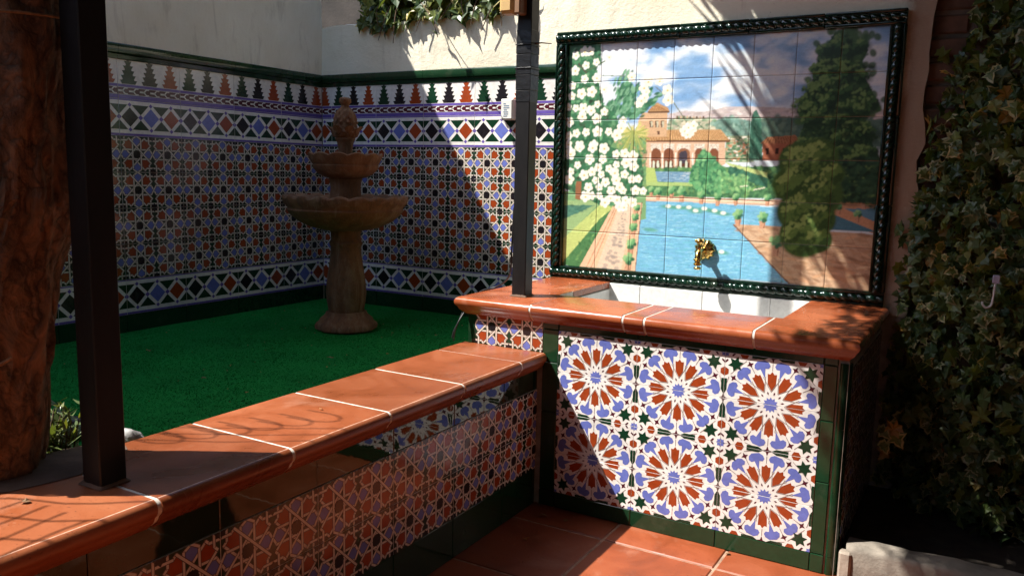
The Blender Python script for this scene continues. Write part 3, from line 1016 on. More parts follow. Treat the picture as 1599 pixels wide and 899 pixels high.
# ------------------------------------------------------------------ hand-painted tile panel
NT = 64
CW, CH = 8 * NT, 6 * NT
UU, VV = np.meshgrid((np.arange(CW) + .5) / NT, (np.arange(CH) + .5) / NT)
CAN = np.zeros((CH, CW, 3))
HM = [0.030743175, 0.0009585752, -27.42538, 0.0016773505, 0.026795353, -3.405925, 0.00067001415, -0.00014503395]
prng = np.random.default_rng(5)
def lin(c):
    c = np.array(c, float) / 255
    return np.where(c <= .04045, c / 12.92, ((c + .055) / 1.055) ** 2.4)
def uvm(x, y):        # sketch coordinates -> tile columns / rows
    w = HM[6] * x + HM[7] * y + 1
    return ((HM[0] * x + HM[1] * y + HM[2]) / w, (HM[3] * x + HM[4] * y + HM[5]) / w)
def frame_(ox, oy, s):
    return lambda pts: [uvm(ox + x / s, oy + y / s) for x, y in pts]
F3 = frame_(850, 0, 1.8733); FA = frame_(860, 40, 4.495); FD = frame_(860, 230, 4.495)
FB = frame_(980, 150, 5.2875); FE = frame_(1140, 220, 3.457); FC = frame_(1180, 20, 4.085)
def bbox(us, vs, pad=0.0):
    i0, i1 = int(max(0, math.floor((min(us) - pad) * NT))), int(min(CW, math.ceil((max(us) + pad) * NT) + 1))
    j0, j1 = int(max(0, math.floor((min(vs) - pad) * NT))), int(min(CH, math.ceil((max(vs) + pad) * NT) + 1))
    return (slice(j0, j1), slice(i0, i1)) if i1 > i0 and j1 > j0 else None
def inside(pts, U, V):
    m = np.zeros(U.shape, bool)
    n = len(pts)
    for k in range(n):
        (x0, y0), (x1, y1) = pts[k], pts[(k + 1) % n]
        if y0 == y1:
            continue
        c = ((V < y0) != (V < y1)) & (U < (x1 - x0) * (V - y0) / (y1 - y0) + x0)
        m ^= c
    return m
def fill(pts, col, a=1.0, jit=.05):
    s = bbox([p[0] for p in pts], [p[1] for p in pts])
    if s is None:
        return
    m = inside(pts, UU[s], VV[s]) * a
    m = m[..., None]
    c = lin(col) * (1 + prng.normal(0, jit, UU[s].shape)[..., None])
    CAN[s] = CAN[s] * (1 - m) + c * m
def dab(u, v, ru, rv, col, a=1.0, ang=0.0, soft=.25):
    R_ = max(ru, rv) * 1.3
    s = bbox([u - R_, u + R_], [v - R_, v + R_])
    if s is None:
        return
    du, dv = UU[s] - u, VV[s] - v
    c_, s_ = math.cos(ang), math.sin(ang)
    d = np.sqrt(((du * c_ + dv * s_) / ru) ** 2 + ((-du * s_ + dv * c_) / rv) ** 2)
    m = np.clip((1 - d) / soft + .5, 0, 1)[..., None] * a
    CAN[s] = CAN[s] * (1 - m) + lin(col) * m
def line(p, q, w, col, a=1.0):
    du, dv = q[0] - p[0], q[1] - p[1]
    L = math.hypot(du, dv)
    nu, nv = -dv / L * w / 2, du / L * w / 2
    fill([(p[0] + nu, p[1] + nv), (q[0] + nu, q[1] + nv), (q[0] - nu, q[1] - nv), (p[0] - nu, p[1] - nv)], col, a)
def scatter(pts, cols, n, r, ang=None, asp=.6, base=None, light=0.0):
    """brush dabs inside a shape; dabs get lighter towards each clump's upper left when light > 0"""
    if base is not None:
        fill(pts, base)
    us = [p[0] for p in pts]; vs = [p[1] for p in pts]
    k = 0
    while k < n:
        u = prng.uniform(min(us), max(us)); v = prng.uniform(min(vs), max(vs))
        k += 1
        if not inside(pts, np.array([[u]]), np.array([[v]]))[0, 0]:
            continue
        c = np.array(cols[prng.integers(len(cols))], float)
        c = np.clip(c * (1 + prng.normal(0, .08)), 0, 255)
        rr = r * prng.uniform(.6, 1.3)
        dab(u, v, rr, rr * asp, c, prng.uniform(.55, .95), prng.uniform(0, 3.14) if ang is None else ang + prng.normal(0, .25), .6)

def sky_paint():
    t = np.clip(VV / 2.2, 0, 1)[..., None]
    CAN[:] = lin((138, 184, 226)) * (1 - t) + lin((214, 228, 236)) * t
    for _ in range(900):
        u = prng.uniform(0, 8); v = prng.uniform(0, 2.2)
        f = mnoise.noise((u * .75 + 3, v * 1.5, 1.3)) + .5 * mnoise.noise((u * 2, v * 3.6, 4.1)) + (v - .9) * .22
        if f > -.06:
            dab(u, v, prng.uniform(.10, .26), prng.uniform(.05, .13), (232, 238, 243) if prng.random() < .8 else (214, 220, 230), min(.85, .4 + f), prng.uniform(-.4, .4), 1.0)
        elif f < -.15:
            dab(u, v, .25, .08, (108, 162, 214), .45, prng.uniform(-.3, .3), 1.0)
sky_paint()
# hills and far trees
fill(FB([(350, 150), (480, 125), (620, 135), (700, 122), (820, 92), (1000, 88), (1269, 100), (1700, 120), (2300, 110), (2300, 330), (340, 330)]), (203, 190, 186))
scatter(FB([(350, 160), (620, 140), (820, 100), (1269, 108), (2300, 120), (2300, 200), (350, 200)]), [(196, 178, 172), (214, 202, 196), (186, 172, 178)], 260, .11, 0.0, .3)
scatter(FB([(345, 215), (420, 170), (690, 190), (770, 205), (780, 280), (340, 285)]), [(120, 158, 120), (196, 190, 160), (92, 132, 104), (214, 204, 176)], 240, .05, 0, .6, (168, 176, 142))
for k in range(9):
    x = 410 + k * 27
    fill(FB([(x, 168), (x + 14, 168), (x + 14, 190), (x, 190)]), (206, 176, 140) if k % 2 else (120, 96, 76))
scatter(FB([(690, 235), (780, 185), (870, 172), (1040, 215), (1060, 340), (860, 360), (760, 270)]), [(128, 168, 152), (106, 148, 136), (150, 186, 166), (92, 136, 120)], 420, .055, None, .7, (124, 164, 148))
scatter(FB([(1040, 200), (1200, 180), (2300, 200), (2300, 420), (1040, 420)]), [(88, 122, 108), (70, 104, 92), (108, 140, 116)], 420, .08, None, .7, (86, 118, 104))
# town on the slope
fill(FB([(820, 330), (1050, 330), (1050, 545), (810, 545)]), (150, 168, 128))
for _ in range(120):
    x, y = prng.uniform(815, 1035), prng.uniform(335, 530)
    w, h = prng.uniform(14, 38), prng.uniform(8, 17)
    fill(FB([(x, y), (x + w, y), (x + w, y + h), (x, y + h)]), [(238, 226, 210), (226, 196, 160), (214, 140, 90), (120, 150, 104), (236, 232, 226), (190, 120, 84)][prng.integers(6)], .9)
for _ in range(50):
    u, v = FB([(prng.uniform(820, 1040), prng.uniform(340, 540))])[0]
    dab(u, v, .04, .03, (86, 128, 92), .9)
# palace
fill(FB([(95, 205), (130, 140), (336, 128), (332, 340), (110, 380), (90, 600)]), (212, 170, 126))
fill(FB([(180, 118), (250, 55), (342, 100), (356, 130), (176, 134)]), (196, 148, 92))
for k in range(11):
    x = 188 + k * 15
    line(*FB([(205 + k * 9, 72 + abs(k - 4) * 5), (x, 126)]), .012, (150, 92, 40))
fill(FB([(172, 130), (358, 126), (350, 142), (176, 146)]), (112, 80, 56))
for x in (203, 250, 297):
    fill(FB([(x - 14, 206), (x + 14, 206), (x + 14, 262), (x - 14, 262)]), (104, 78, 58))
    fill(FB([(x - 4, 210), (x + 12, 210), (x + 12, 258), (x - 4, 258)]), (196, 190, 160))
fill(FB([(250, 290), (276, 290), (270, 320), (256, 320)]), (110, 78, 58))
fill(FB([(332, 280), (775, 278), (852, 368), (105, 374), (105, 340), (330, 334)]), (200, 154, 98))
for k in range(62):
    x = 110 + k * 12
    if x < 332:
        line(*FB([(x + 4, 342), (x, 372)]), .010, (148, 92, 44))
    else:
        top = 282 if x < 775 else 282 + (x - 775) * 1.1
        line(*FB([(x - 4 + (x - 560) * -.03, top), (x, 368)]), .011, (150, 92, 42))
        line(*FB([(x + 2 + (x - 560) * -.03, top), (x + 6, 368)]), .007, (236, 190, 120))
fill(FB([(100, 370), (856, 364), (850, 382), (108, 386)]), (112, 76, 50))
fill(FB([(120, 384), (812, 380), (812, 560), (700, 620), (120, 620)]), (220, 178, 142))
for i, (x, w) in enumerate(((243, 44), (347, 44), (470, 58), (600, 42), (720, 40))):
    fill(FB([(x - w, 398), (x + w, 398), (x + w, 450), (x - w, 450)]), (226, 214, 196))
    for _ in range(16):
        u, v = FB([(x + prng.uniform(-w, w), prng.uniform(402, 446))])[0]
        dab(u, v, .018, .012, (186, 164, 140), .8)
    arch = [(x - w * .9, 606), (x - w * .9, 478)] + [(x - w * .9 * math.cos(t), 478 - 46 * math.sin(t)) for t in np.linspace(.1, 3.04, 12)] + [(x + w * .9, 478), (x + w * .9, 606)]
    fill(FB(arch), (132, 76, 46) if i != 2 else (150, 96, 62))
    if i == 2:
        fill(FB([(430, 600), (430, 480), (455, 456), (490, 456), (500, 480), (500, 600)]), (70, 62, 74))
    fill(FB([(x - w * .8, 560), (x + w * .8, 552), (x + w * .8, 604), (x - w * .8, 604)]), (96, 54, 36))
    for sx in (-.45, .35):
        a0 = x + sx * w
        fill(FB([(a0 - 10, 590), (a0 - 10, 545), (a0, 530), (a0 + 10, 545), (a0 + 10, 590)]), (206, 214, 190))
for x in (193, 295, 402, 544, 660):
    fill(FB([(x - 5, 470), (x + 6, 470), (x + 6, 612), (x - 5, 612)]), (240, 228, 212))
fill(FB([(150, 605), (560, 612), (560, 624), (150, 618)]), (206, 172, 140))
# garden in front of the palace
scatter(FB([(100, 600), (2300, 560), (2300, 860), (100, 830)]), [(84, 142, 86), (62, 118, 78), (116, 166, 92), (50, 102, 70)], 1500, .055, None, .7, (78, 134, 84))
fill(FB([(232, 622), (540, 626), (530, 712), (255, 708)]), (110, 156, 186))
for _ in range(60):
    x, y = prng.uniform(240, 520), prng.uniform(628, 705)
    line(*FB([(x, y), (x + prng.uniform(15, 50), y + 1)]), .012, [(160, 196, 214), (84, 130, 170), (196, 206, 206)][prng.integers(3)], .8)
fill(FB([(150, 588), (230, 590), (255, 714), (150, 716)]), (176, 200, 104))
fill(FB([(120, 712), (575, 714), (570, 744), (120, 742)]), (168, 198, 112))
fill(FB([(810, 545), (920, 572), (1160, 632), (1160, 676), (850, 576)]), (186, 206, 120))
scatter(FB([(850, 578), (1160, 678), (1160, 760), (830, 640)]), [(46, 104, 84), (64, 124, 94)], 160, .05, None, .6, (54, 112, 86))
scatter(FB([(628, 438), (540, 590), (515, 700), (590, 800), (780, 810), (820, 610), (700, 500)]), [(66, 140, 90), (92, 166, 104), (44, 108, 78), (120, 184, 116)], 420, .055, None, .7, (66, 136, 90))
scatter(FB([(780, 640), (1000, 660), (1010, 780), (790, 800)]), [(112, 176, 106), (76, 142, 92), (146, 196, 120)], 200, .05, None, .7)
for _ in range(3):
    pass
line(*FB([(935, 748), (1000, 740)]), .03, (210, 214, 180)); line(*FB([(1045, 776), (1140, 756)]), .03, (210, 214, 180))
# terrace edge and the long pool
fill(FB([(115, 822), (700, 845), (1210, 858), (2300, 880), (2300, 930), (1210, 900), (120, 868)]), (232, 190, 156))
fill(FB([(115, 862), (700, 884), (1210, 896), (1210, 902), (115, 870)]), (150, 106, 80))
pool = F3([(288, 588), (420, 590), (560, 598), (695, 606), (700, 664), (555, 655), (600, 705), (718, 828), (500, 812), (268, 792)])
fill(pool, (104, 182, 216))
for _ in range(1500):
    x, y = prng.uniform(268, 715), prng.uniform(588, 828)
    a, bq = F3([(x, y), (x + prng.uniform(8, 34), y + prng.uniform(-.6, 1.2))])
    if inside(pool, np.array([[a[0]]]), np.array([[a[1]]]))[0, 0] and inside(pool, np.array([[bq[0]]]), np.array([[bq[1]]]))[0, 0]:
        line(a, bq, prng.uniform(.008, .022), [(132, 204, 230), (86, 160, 204), (96, 188, 206), (156, 216, 232), (80, 168, 200), (108, 176, 226)][prng.integers(6)], .7)
for x, y in ((365, 605), (395, 607), (425, 608), (445, 618), (470, 612), (500, 618), (525, 625), (520, 738), (312, 672)):
    u, v = F3([(x, y)])[0]
    dab(u, v, .20, .05, (74, 156, 110), .7, .05, .7)
    if x != 312:
        dab(u, v - .02, .07, .045, (236, 240, 224), .95, 0, .5)
# right terrace
fill(F3([(555, 655), (700, 662), (830, 676), (1030, 690), (1010, 870), (718, 830), (600, 705)]), (210, 172, 134))
scatter(F3([(560, 658), (700, 665), (1020, 692), (1000, 860), (730, 830), (610, 705)]), [(226, 184, 140), (196, 148, 106), (180, 136, 100), (206, 158, 112)], 300, .13, .12, .25)
for k in range(9):
    t = k / 8
    line(*F3([(640 + t * 330, 670 + t * 10), (740 + t * 330, 832 + t * 14)]), .012, (176, 126, 88), .6)
line(*F3([(555, 656), (718, 830)]), .035, (132, 92, 66))
# right hand small pool and walks
fill(F3([(826, 590), (1020, 592), (1020, 700), (826, 640)]), (210, 150, 104))
fill(F3([(826, 618), (975, 678), (830, 672)]), (70, 128, 150))
fill(F3([(880, 610), (1010, 608), (1010, 655), (960, 645)]), (84, 140, 164))
# left lawns, hedge and path
fill(F3([(40, 560), (300, 560), (300, 640), (40, 700)]), (120, 168, 110))
fill(F3([(55, 585), (170, 588), (60, 700)]), (146, 182, 116))
scatter(F3([(55, 600), (150, 600), (60, 640)]), [(60, 118, 100), (80, 134, 110)], 60, .06, 0, .4, (72, 128, 106))
fill(F3([(55, 700), (175, 590), (225, 590), (52, 790)]), (186, 204, 108))
scatter(F3([(60, 705), (170, 592), (215, 594), (55, 785)]), [(196, 212, 118), (166, 192, 92)], 120, .06, -.7, .3)
scatter(F3([(52, 772), (165, 640), (228, 588), (206, 600), (108, 786)]), [(76, 134, 78), (58, 112, 66), (104, 156, 84)], 260, .05, None, .5, (72, 128, 74))
fill(F3([(100, 790), (205, 600), (290, 592), (284, 640), (268, 800)]), (228, 186, 144))
fill(F3([(150, 795), (222, 605), (262, 603), (225, 800)]), (222, 196, 166))
for _ in range(60):
    t = prng.uniform(0, 1)
    x = 240 - 45 * t + prng.uniform(-14, 14) * (.5 + t); y = 612 + 175 * t
    u, v = F3([(x, y)])[0]
    dab(u, v, .05 * (.5 + t), .03 * (.5 + t), (150, 140, 132), .6)
for a in (((122, 790), (212, 602)), ((136, 790), (218, 602)), ((238, 792), (268, 603)), ((252, 792), (276, 603))):
    line(*F3(a), .018, (188, 124, 84))
line(*F3([(288, 592), (268, 795)]), .02, (120, 90, 70))
def topiary(x, y, r, fr=F3, pot=True):
    u, v = fr([(x, y)])[0]
    if pot:
        u2, v2 = fr([(x, y + r * 1.9)])[0]
        k = (v2 - v)
        fill([(u - k * .32, v + k * .4), (u + k * .32, v + k * .4), (u + k * .24, v + k * 1.15), (u - k * .24, v + k * 1.15)], (206, 150, 112))
        line((u + k * .2, v + k * .45), (u + k * .16, v + k * 1.1), .02, (150, 98, 70))
    R_ = fr([(x + r, y)])[0][0] - u
    for _ in range(26):
        a = prng.uniform(0, 6.28); q = R_ * math.sqrt(prng.random()) * .85
        du, dv = q * math.cos(a), q * math.sin(a)
        l = (-dv - du) / R_
        c = (70, 138, 84) if l < -.25 else ((104, 170, 106) if l < .4 else (146, 196, 126))
        if l < -.7:
            c = (44, 102, 72)
        dab(u + du, v + dv, R_ * .34, R_ * .3, c, .9, a, .6)
for x, y, r in ((316, 556, 9), (336, 560, 11), (375, 556, 11), (405, 560, 14), (463, 570, 12), (510, 575, 12), (563, 576, 11), (655, 578, 11)):
    topiary(x, y, r)
for x, y, r in ((570, 626, 16), (641, 634, 16), (680, 706, 20)):
    topiary(x, y, r)
for y, r in ((606, 10), (634, 11), (664, 12), (712, 15), (757, 16)):
    topiary(274 - (y - 600) * .16, y, r)
for x, y, r in ((863, 604, 11), (938, 580, 14), (918, 625, 12)):
    topiary(x, y, r)
# cypress, villa, big trees on the right
fill(F3([(612, 330), (622, 322), (636, 350), (640, 470), (600, 470), (604, 380)]), (60, 112, 92))
scatter(F3([(622, 324), (636, 350), (640, 470), (600, 470), (604, 380)]), [(46, 96, 78), (78, 130, 104)], 120, .05, 1.4, .35)
fill(F3([(640, 420), (752, 418), (752, 470), (640, 470)]), (170, 96, 62))
fill(F3([(634, 420), (655, 402), (735, 396), (760, 420)]), (176, 112, 68))
for k in range(13):
    line(*F3([(655 + k * 6.4, 400), (640 + k * 9.6, 420)]), .012, (112, 66, 40))
for x in (650, 678, 700, 722):
    fill(F3([(x, 434), (x + 9, 434), (x + 9, 452), (x, 452)]), (70, 40, 30))
tree = F3([(880, 88), (905, 92), (925, 118), (946, 120), (948, 150), (930, 185), (940, 230), (972, 290), (965, 318), (935, 335), (960, 420), (985, 470), (990, 590), (850, 590), (780, 470), (740, 425), (762, 360), (745, 290), (775, 280), (790, 220), (810, 150), (830, 130), (850, 100)])
scatter(tree, [(46, 82, 48), (34, 66, 42), (62, 104, 54), (42, 78, 52), (84, 124, 64)], 2600, .055, None, .6, (42, 76, 46))
for _ in range(90):
    u, v = tree[prng.integers(len(tree))]
    dab(u + prng.normal(0, .12), v + prng.normal(0, .12), .09, .07, [(58, 100, 56), (72, 114, 62)][prng.integers(2)], .9, prng.uniform(0, 3), .5)
tl = []
tb_ = [p for p in tree]
tu0, tu1 = min(p[0] for p in tree), max(p[0] for p in tree); tv0, tv1 = min(p[1] for p in tree), max(p[1] for p in tree)
while len(tl) < 95:
    u = prng.uniform(tu0, tu1); v = prng.uniform(tv0, tv1)
    if inside(tree, np.array([[u]]), np.array([[v]]))[0, 0]:
        tl.append((v, u, prng.uniform(.13, .24)))
for v, u, r in sorted(tl):
    dab(u + .03, v + .05, r, r * .8, (28, 58, 38), .75, 0, .8)
    for _ in range(26):
        a = prng.uniform(0, 6.28); q = r * math.sqrt(prng.random())
        l = (-math.sin(a) * .8 - math.cos(a) * .55) * q / r
        c = (36, 70, 42) if l < -.2 else ((62, 106, 54) if l < .35 else (112, 150, 76))
        dab(u + q * math.cos(a), v + q * math.sin(a) * .8, .045, .028, c, .85, prng.uniform(0, 3.1), .5)
for _ in range(16):
    u, v = F3([(880 + prng.normal(0, 35), prng.uniform(150, 420))])[0]
    dab(u, v, .10, .05, (34, 62, 40), .8, .2, .8)
scatter(F3([(850, 470), (985, 460), (990, 590), (850, 592)]), [(40, 78, 54), (30, 62, 46), (52, 92, 60)], 260, .07, None, .7)
lobes = [(742, 470, 42), (800, 462, 46), (770, 510, 60), (842, 510, 28), (720, 540, 40), (800, 570, 55), (740, 620, 45), (800, 640, 40), (758, 690, 52), (800, 700, 32), (730, 680, 30)]
for x, y, r in lobes:
    u, v = F3([(x, y)])[0]
    dab(u, v, r * .0104, r * .0100, (70, 104, 44), 1.0, 0, .15)
for _ in range(1100):
    x, y, r = lobes[prng.integers(len(lobes))]
    a = prng.uniform(0, 6.28); q = r * math.sqrt(prng.random()) * 1.02
    l = -math.sin(a) * q / r * .8 - math.cos(a) * q / r * .5
    c = (54, 86, 38) if l < -.3 else ((96, 130, 54) if l < .3 else (146, 172, 82))
    u, v = F3([(x + q * math.cos(a), y + q * math.sin(a))])[0]
    dab(u, v, .055, .035, c, .85, prng.uniform(0, 3.1), .6)
scatter(F3([(175, 395), (300, 405), (300, 560), (175, 560)]), [(96, 150, 96), (70, 128, 84), (150, 176, 96), (200, 160, 120)], 260, .06, None, .6, (110, 156, 100))
# yellow-green palm and dark spray
for _ in range(70):
    a = prng.uniform(-3.3, .2); L = prng.uniform(60, 120)
    x, y = 590, 760
    line(*FA([(x, y), (x + L * math.cos(a), y + L * math.sin(a) + 20)]), .03, [(190, 186, 84), (150, 164, 76), (214, 204, 116)][prng.integers(3)], .9)
for _ in range(60):
    x = prng.uniform(480, 690); y = prng.uniform(760, 930)
    line(*FA([(590, 740), (x, y)]), .025, [(186, 186, 90), (146, 166, 84)][prng.integers(2)], .7)
spray = [((500, 650), (545, 330)), ((470, 640), (490, 370)), ((440, 620), (430, 540)), ((530, 640), (610, 420)), ((560, 650), (700, 440)), ((590, 650), (770, 480)), ((520, 600), (560, 400))]
for p0, p1 in spray:
    for _ in range(70):
        t = prng.uniform(0, 1)
        x = p0[0] + (p1[0] - p0[0]) * t + prng.normal(0, 16); y = p0[1] + (p1[1] - p0[1]) * t + prng.normal(0, 8)
        u, v = FA([(x, y)])[0]
        dab(u, v, .07, .035, [(60, 124, 84), (96, 160, 116), (44, 100, 72), (122, 178, 136)][prng.integers(4)], .85, math.atan2(p1[1] - p0[1], p1[0] - p0[0]) + .4, .5)
line(*FA([(368, 355), (520, 358)]), .02, (110, 130, 100)); line(*FA([(740, 430), (810, 490)]), .02, (110, 110, 90))
line(*FB([(375, 40), (495, 220)]), .025, (112, 120, 90)); line(*FB([(590, 230), (640, 272)]), .03, (96, 120, 96))
# rose bush with white flowers
bush = FA([(110, 130), (360, 120), (362, 260), (330, 300), (350, 420), (380, 560), (470, 640), (500, 760), (420, 850), (560, 900)]) + FD([(640, 60), (660, 200), (640, 330), (560, 380), (450, 410), (340, 400), (230, 340), (100, 290), (90, 0)])
scatter(bush, [(52, 118, 78), (78, 144, 96), (40, 94, 64), (104, 160, 110), (60, 84, 60)], 1500, .06, None, .6, (56, 116, 78))
fill(FD([(185, 238), (222, 238), (218, 370), (180, 362)]), (150, 96, 58))
line(*FA([(250, 330), (390, 250)]), .03, (84, 110, 70)); line(*FA([(200, 270), (260, 340)]), .04, (84, 76, 60))
FLA = [(183, 213), (245, 185), (285, 183), (255, 283), (328, 260), (178, 320), (245, 378), (330, 372), (415, 225), (160, 425), (155, 497), (223, 480), (295, 467), (130, 575), (183, 582), (235, 580), (290, 597), (335, 555), (382, 607), (228, 640), (330, 655), (137, 680), (575, 365), (690, 395), (770, 390), (675, 465), (660, 510), (625, 550), (825, 455), (830, 525), (380, 450), (187, 757), (255, 750), (335, 745), (413, 745), (515, 670), (500, 720), (470, 770), (132, 775), (130, 835), (210, 847), (310, 838), (378, 862), (145, 890), (660, 440), (640, 530)]
FLD = [(145, 50), (210, 10), (280, 85), (300, 5), (380, 10), (195, 125), (148, 170), (137, 225), (240, 195), (297, 172), (372, 85), (340, 140), (415, 150), (465, 50), (525, 45), (583, 65), (537, 108), (467, 122), (590, 135), (525, 190), (455, 180), (360, 190), (322, 232), (390, 245), (465, 232), (490, 280), (575, 225), (620, 222), (272, 280), (347, 280), (430, 305), (515, 305), (600, 303), (655, 308), (250, 345), (295, 340), (347, 340), (385, 385), (425, 355), (470, 368), (530, 370), (580, 385), (490, 415), (520, 420)]
fl = FA(FLA) + FD(FLD) + FB([(480, 290), (510, 260), (545, 275), (520, 310), (550, 245), (500, 320)])
for u, v in fl:
    r = prng.uniform(.095, .145); a0 = prng.uniform(0, 1.2)
    for k in range(5):
        a = a0 + k * 2 * math.pi / 5
        dab(u + r * .58 * math.cos(a), v + r * .58 * math.sin(a), r * .52, r * .46, (250, 246, 226) if k % 2 else (240, 234, 210), 1.0, a, .25)
    dab(u, v, r * .42, r * .38, (246, 238, 206), 1.0, 0, .4)
    dab(u + .008, v + .01, r * .22, r * .18, (214, 170, 84), .95, 0, .6)
# brush texture over everything
br_n = np.zeros((CH, CW))
for sx, sy, a in ((3, 1, .035), (1, 1, .03), (9, 2, .03)):
    q = prng.normal(0, 1, (CH // sy + 2, CW // sx + 2))
    br_n += a * np.repeat(np.repeat(q, sy, 0), sx, 1)[:CH, :CW]
CAN *= (1 + br_n)[..., None]
CAN = np.clip((CAN * .84 + CAN.mean(axis=2, keepdims=True) * .16) * .98 + .003, 0, .82)

def mural_mat():
    m, nt, b = new_mat('painted_tile_glaze')
    at = nd(nt, 'ShaderNodeAttribute', attribute_name='paint')
    nt.links.new(at.outputs['Color'], b.inputs['Base Color'])
    v = coords(nt)
    rr = nd(nt, 'ShaderNodeMapRange')
    rr.inputs['To Min'].default_value = .10
    rr.inputs['To Max'].default_value = .26
    nt.links.new(noise(nt, v, 8.0, 5), rr.inputs[0])
    nt.links.new(rr.outputs[0], b.inputs['Roughness'])
    bump(nt, b, noise(nt, v, 22.0, 2), .06, .004)
    return m
MURALM = mural_mat()
MX, MZ = 1.3484, 1.6382
pa = thing('painted_tile_panel', (MX + .6, 0, .69), 'large painted tile picture of a palace garden and pool in green rope frame', 'tile picture')
tsz = .15
N = NT
gi = np.linspace(0, 1, N + 1)
for j in range(6):
    for i in range(8):
        px_ = np.clip((i + gi) * NT - .5, 0, CW - 1); py_ = np.clip((j + gi) * NT - .5, 0, CH - 1)
        GX, GY = np.meshgrid(px_, py_)
        x0 = np.floor(GX).astype(int); y0 = np.floor(GY).astype(int)
        x1 = np.minimum(x0 + 1, CW - 1); y1 = np.minimum(y0 + 1, CH - 1)
        fx = (GX - x0)[..., None]; fy = (GY - y0)[..., None]
        col = (CAN[y0, x0] * (1 - fx) + CAN[y0, x1] * fx) * (1 - fy) + (CAN[y1, x0] * (1 - fx) + CAN[y1, x1] * fx) * fy
        h = tsz / 2 - .0006
        co = np.zeros(((N + 1), (N + 1), 3))
        co[..., 0] = ((gi - .5) * 2 * h)[None, :]
        co[..., 2] = (-(gi - .5) * 2 * h)[:, None]
        ed = np.minimum(np.minimum(gi, 1 - gi)[None, :], np.minimum(gi, 1 - gi)[:, None])
        co[..., 1] = -.0012 * np.clip(ed / .012, 0, 1)
        vs = co.reshape(-1, 3)
        idx = np.arange((N + 1) * (N + 1)).reshape(N + 1, N + 1)
        quads = np.stack([idx[1:, :-1], idx[1:, 1:], idx[:-1, 1:], idx[:-1, :-1]], -1).reshape(-1, 4)
        nq = len(quads)
        me = bpy.data.meshes.new('painted_tile')
        nvt = len(vs)
        allv = np.concatenate([vs, [(-h, .007, -h), (h, .007, -h), (h, .007, h), (-h, .007, h)]])
        me.vertices.add(nvt + 4); me.vertices.foreach_set('co', allv.ravel())
        me.loops.add(nq * 4); me.loops.foreach_set('vertex_index', quads.ravel().astype(np.int32))
        me.polygons.add(nq); me.polygons.foreach_set('loop_start', np.arange(0, nq * 4, 4, dtype=np.int32))
        ca = me.color_attributes.new('paint', 'FLOAT_COLOR', 'POINT')
        full = np.ones((nvt + 4, 4)); full[:nvt, :3] = col.reshape(-1, 3)
        ca.data.foreach_set('color', full.ravel().astype(np.float32))
        me.polygons.foreach_set('use_smooth', [True] * nq)
        me.materials.append(MURALM); me.update(); me.validate()
        put('painted_tile', me, pa, (MX + tsz * (i + .5), -.0085 + jitter(.0003), MZ - tsz * (j + .5)), (jitter(.0025), jitter(.0006), jitter(.0025)))
put('panel_backing', MB().box(MX - .03, MX + 1.23, -.007, .004, MZ - .93, MZ + .03).mesh('panel_backing', [MORTAR]), pa)

def rope_mesh(L):
    """piece of glazed rope moulding along +x, front towards -y, 50 mm wide"""
    mb = MB()
    n = int(L / .0028); K = 14
    vs = []
    for i in range(n + 1):
        s = L * i / n
        for k in range(K + 1):
            th = math.pi * (k / K) * 1.12 - .06 * math.pi
            ph = (1.6 * th - 2 * math.pi * s / .0305)
            r = .0158 * (.60 + .42 * abs(math.cos(ph / 2)) ** .55)
            vs.append((s - L / 2, -.010 - r * math.sin(th), r * math.cos(th)))
    fs = [(i * (K + 1) + k, i * (K + 1) + k + 1, (i + 1) * (K + 1) + k + 1, (i + 1) * (K + 1) + k) for i in range(n) for k in range(K)]
    mb.add(vs, fs)
    mb.cbox(-L / 2, L / 2, -.0145, .0075, -.0255, -.0145, .002)
    mb.cbox(-L / 2, L / 2, -.0145, .0075, .0145, .0255, .002)
    mb.box(-L / 2, L / 2, -.0100, .0075, -.0148, .0148)
    return mb.mesh('rope_frame_piece', [ROPEG], 50)
FO = .0247
def frame_side(p, q, rot, k):
    L = (Vector(q) - Vector(p)).length
    me = rope_mesh(L / k - .0012)
    for i in range(k):
        c = Vector(p).lerp(Vector(q), (i + .5) / k)
        put('rope_frame_piece', me, pa, c, rot)
xa, xb, za, zb_ = MX - FO, MX + 1.2 + FO, MZ - .9 - FO, MZ + FO
frame_side((xa - FO, -.009, zb_), (xb + FO, -.009, zb_), (0, 0, 0), 5)
frame_side((xa - FO, -.009, za), (xb + FO, -.009, za), (0, 0, 0), 5)
frame_side((xa, -.0095, za + FO), (xa, -.0095, zb_ - FO), (0, -math.pi / 2, 0), 3)
frame_side((xb, -.0095, za + FO), (xb, -.0095, zb_ - FO), (0, -math.pi / 2, 0), 3)

# brass lion-mask tap on the panel
fx_, fz_ = 1.958, .847
fa = thing('brass_tap', (fx_, -.012, fz_), 'ornate brass tap with round mask mounted on the painted pool', 'tap')
mb = MB()
K = 40
vs = [(fx_, -.034, fz_)]
for rr, yy in ((.009, -.034), (.018, -.031), (.028, -.028), (.036, -.022), (.0390, -.014), (.037, -.010)):
    for k in range(K):
        a = 2 * math.pi * k / K
        wob = 1 + .09 * math.cos(11 * a) * (rr / .033)
        dy = .0035 * mnoise.noise((math.cos(a) * rr * 160, math.sin(a) * rr * 160, 2)) if rr < .03 else 0
        vs.append((fx_ + rr * wob * math.cos(a), yy + dy, fz_ + rr * wob * math.sin(a)))
fs = [(0, 1 + (k + 1) % K, 1 + k) for k in range(K)]
for i in range(5):
    fs += [(1 + i * K + k, 1 + i * K + (k + 1) % K, 1 + (i + 1) * K + (k + 1) % K, 1 + (i + 1) * K + k) for k in range(K)]
mb.add(vs, fs)
put('mask_rosette', mb.mesh('mask_rosette', [BRASS], 60), fa)
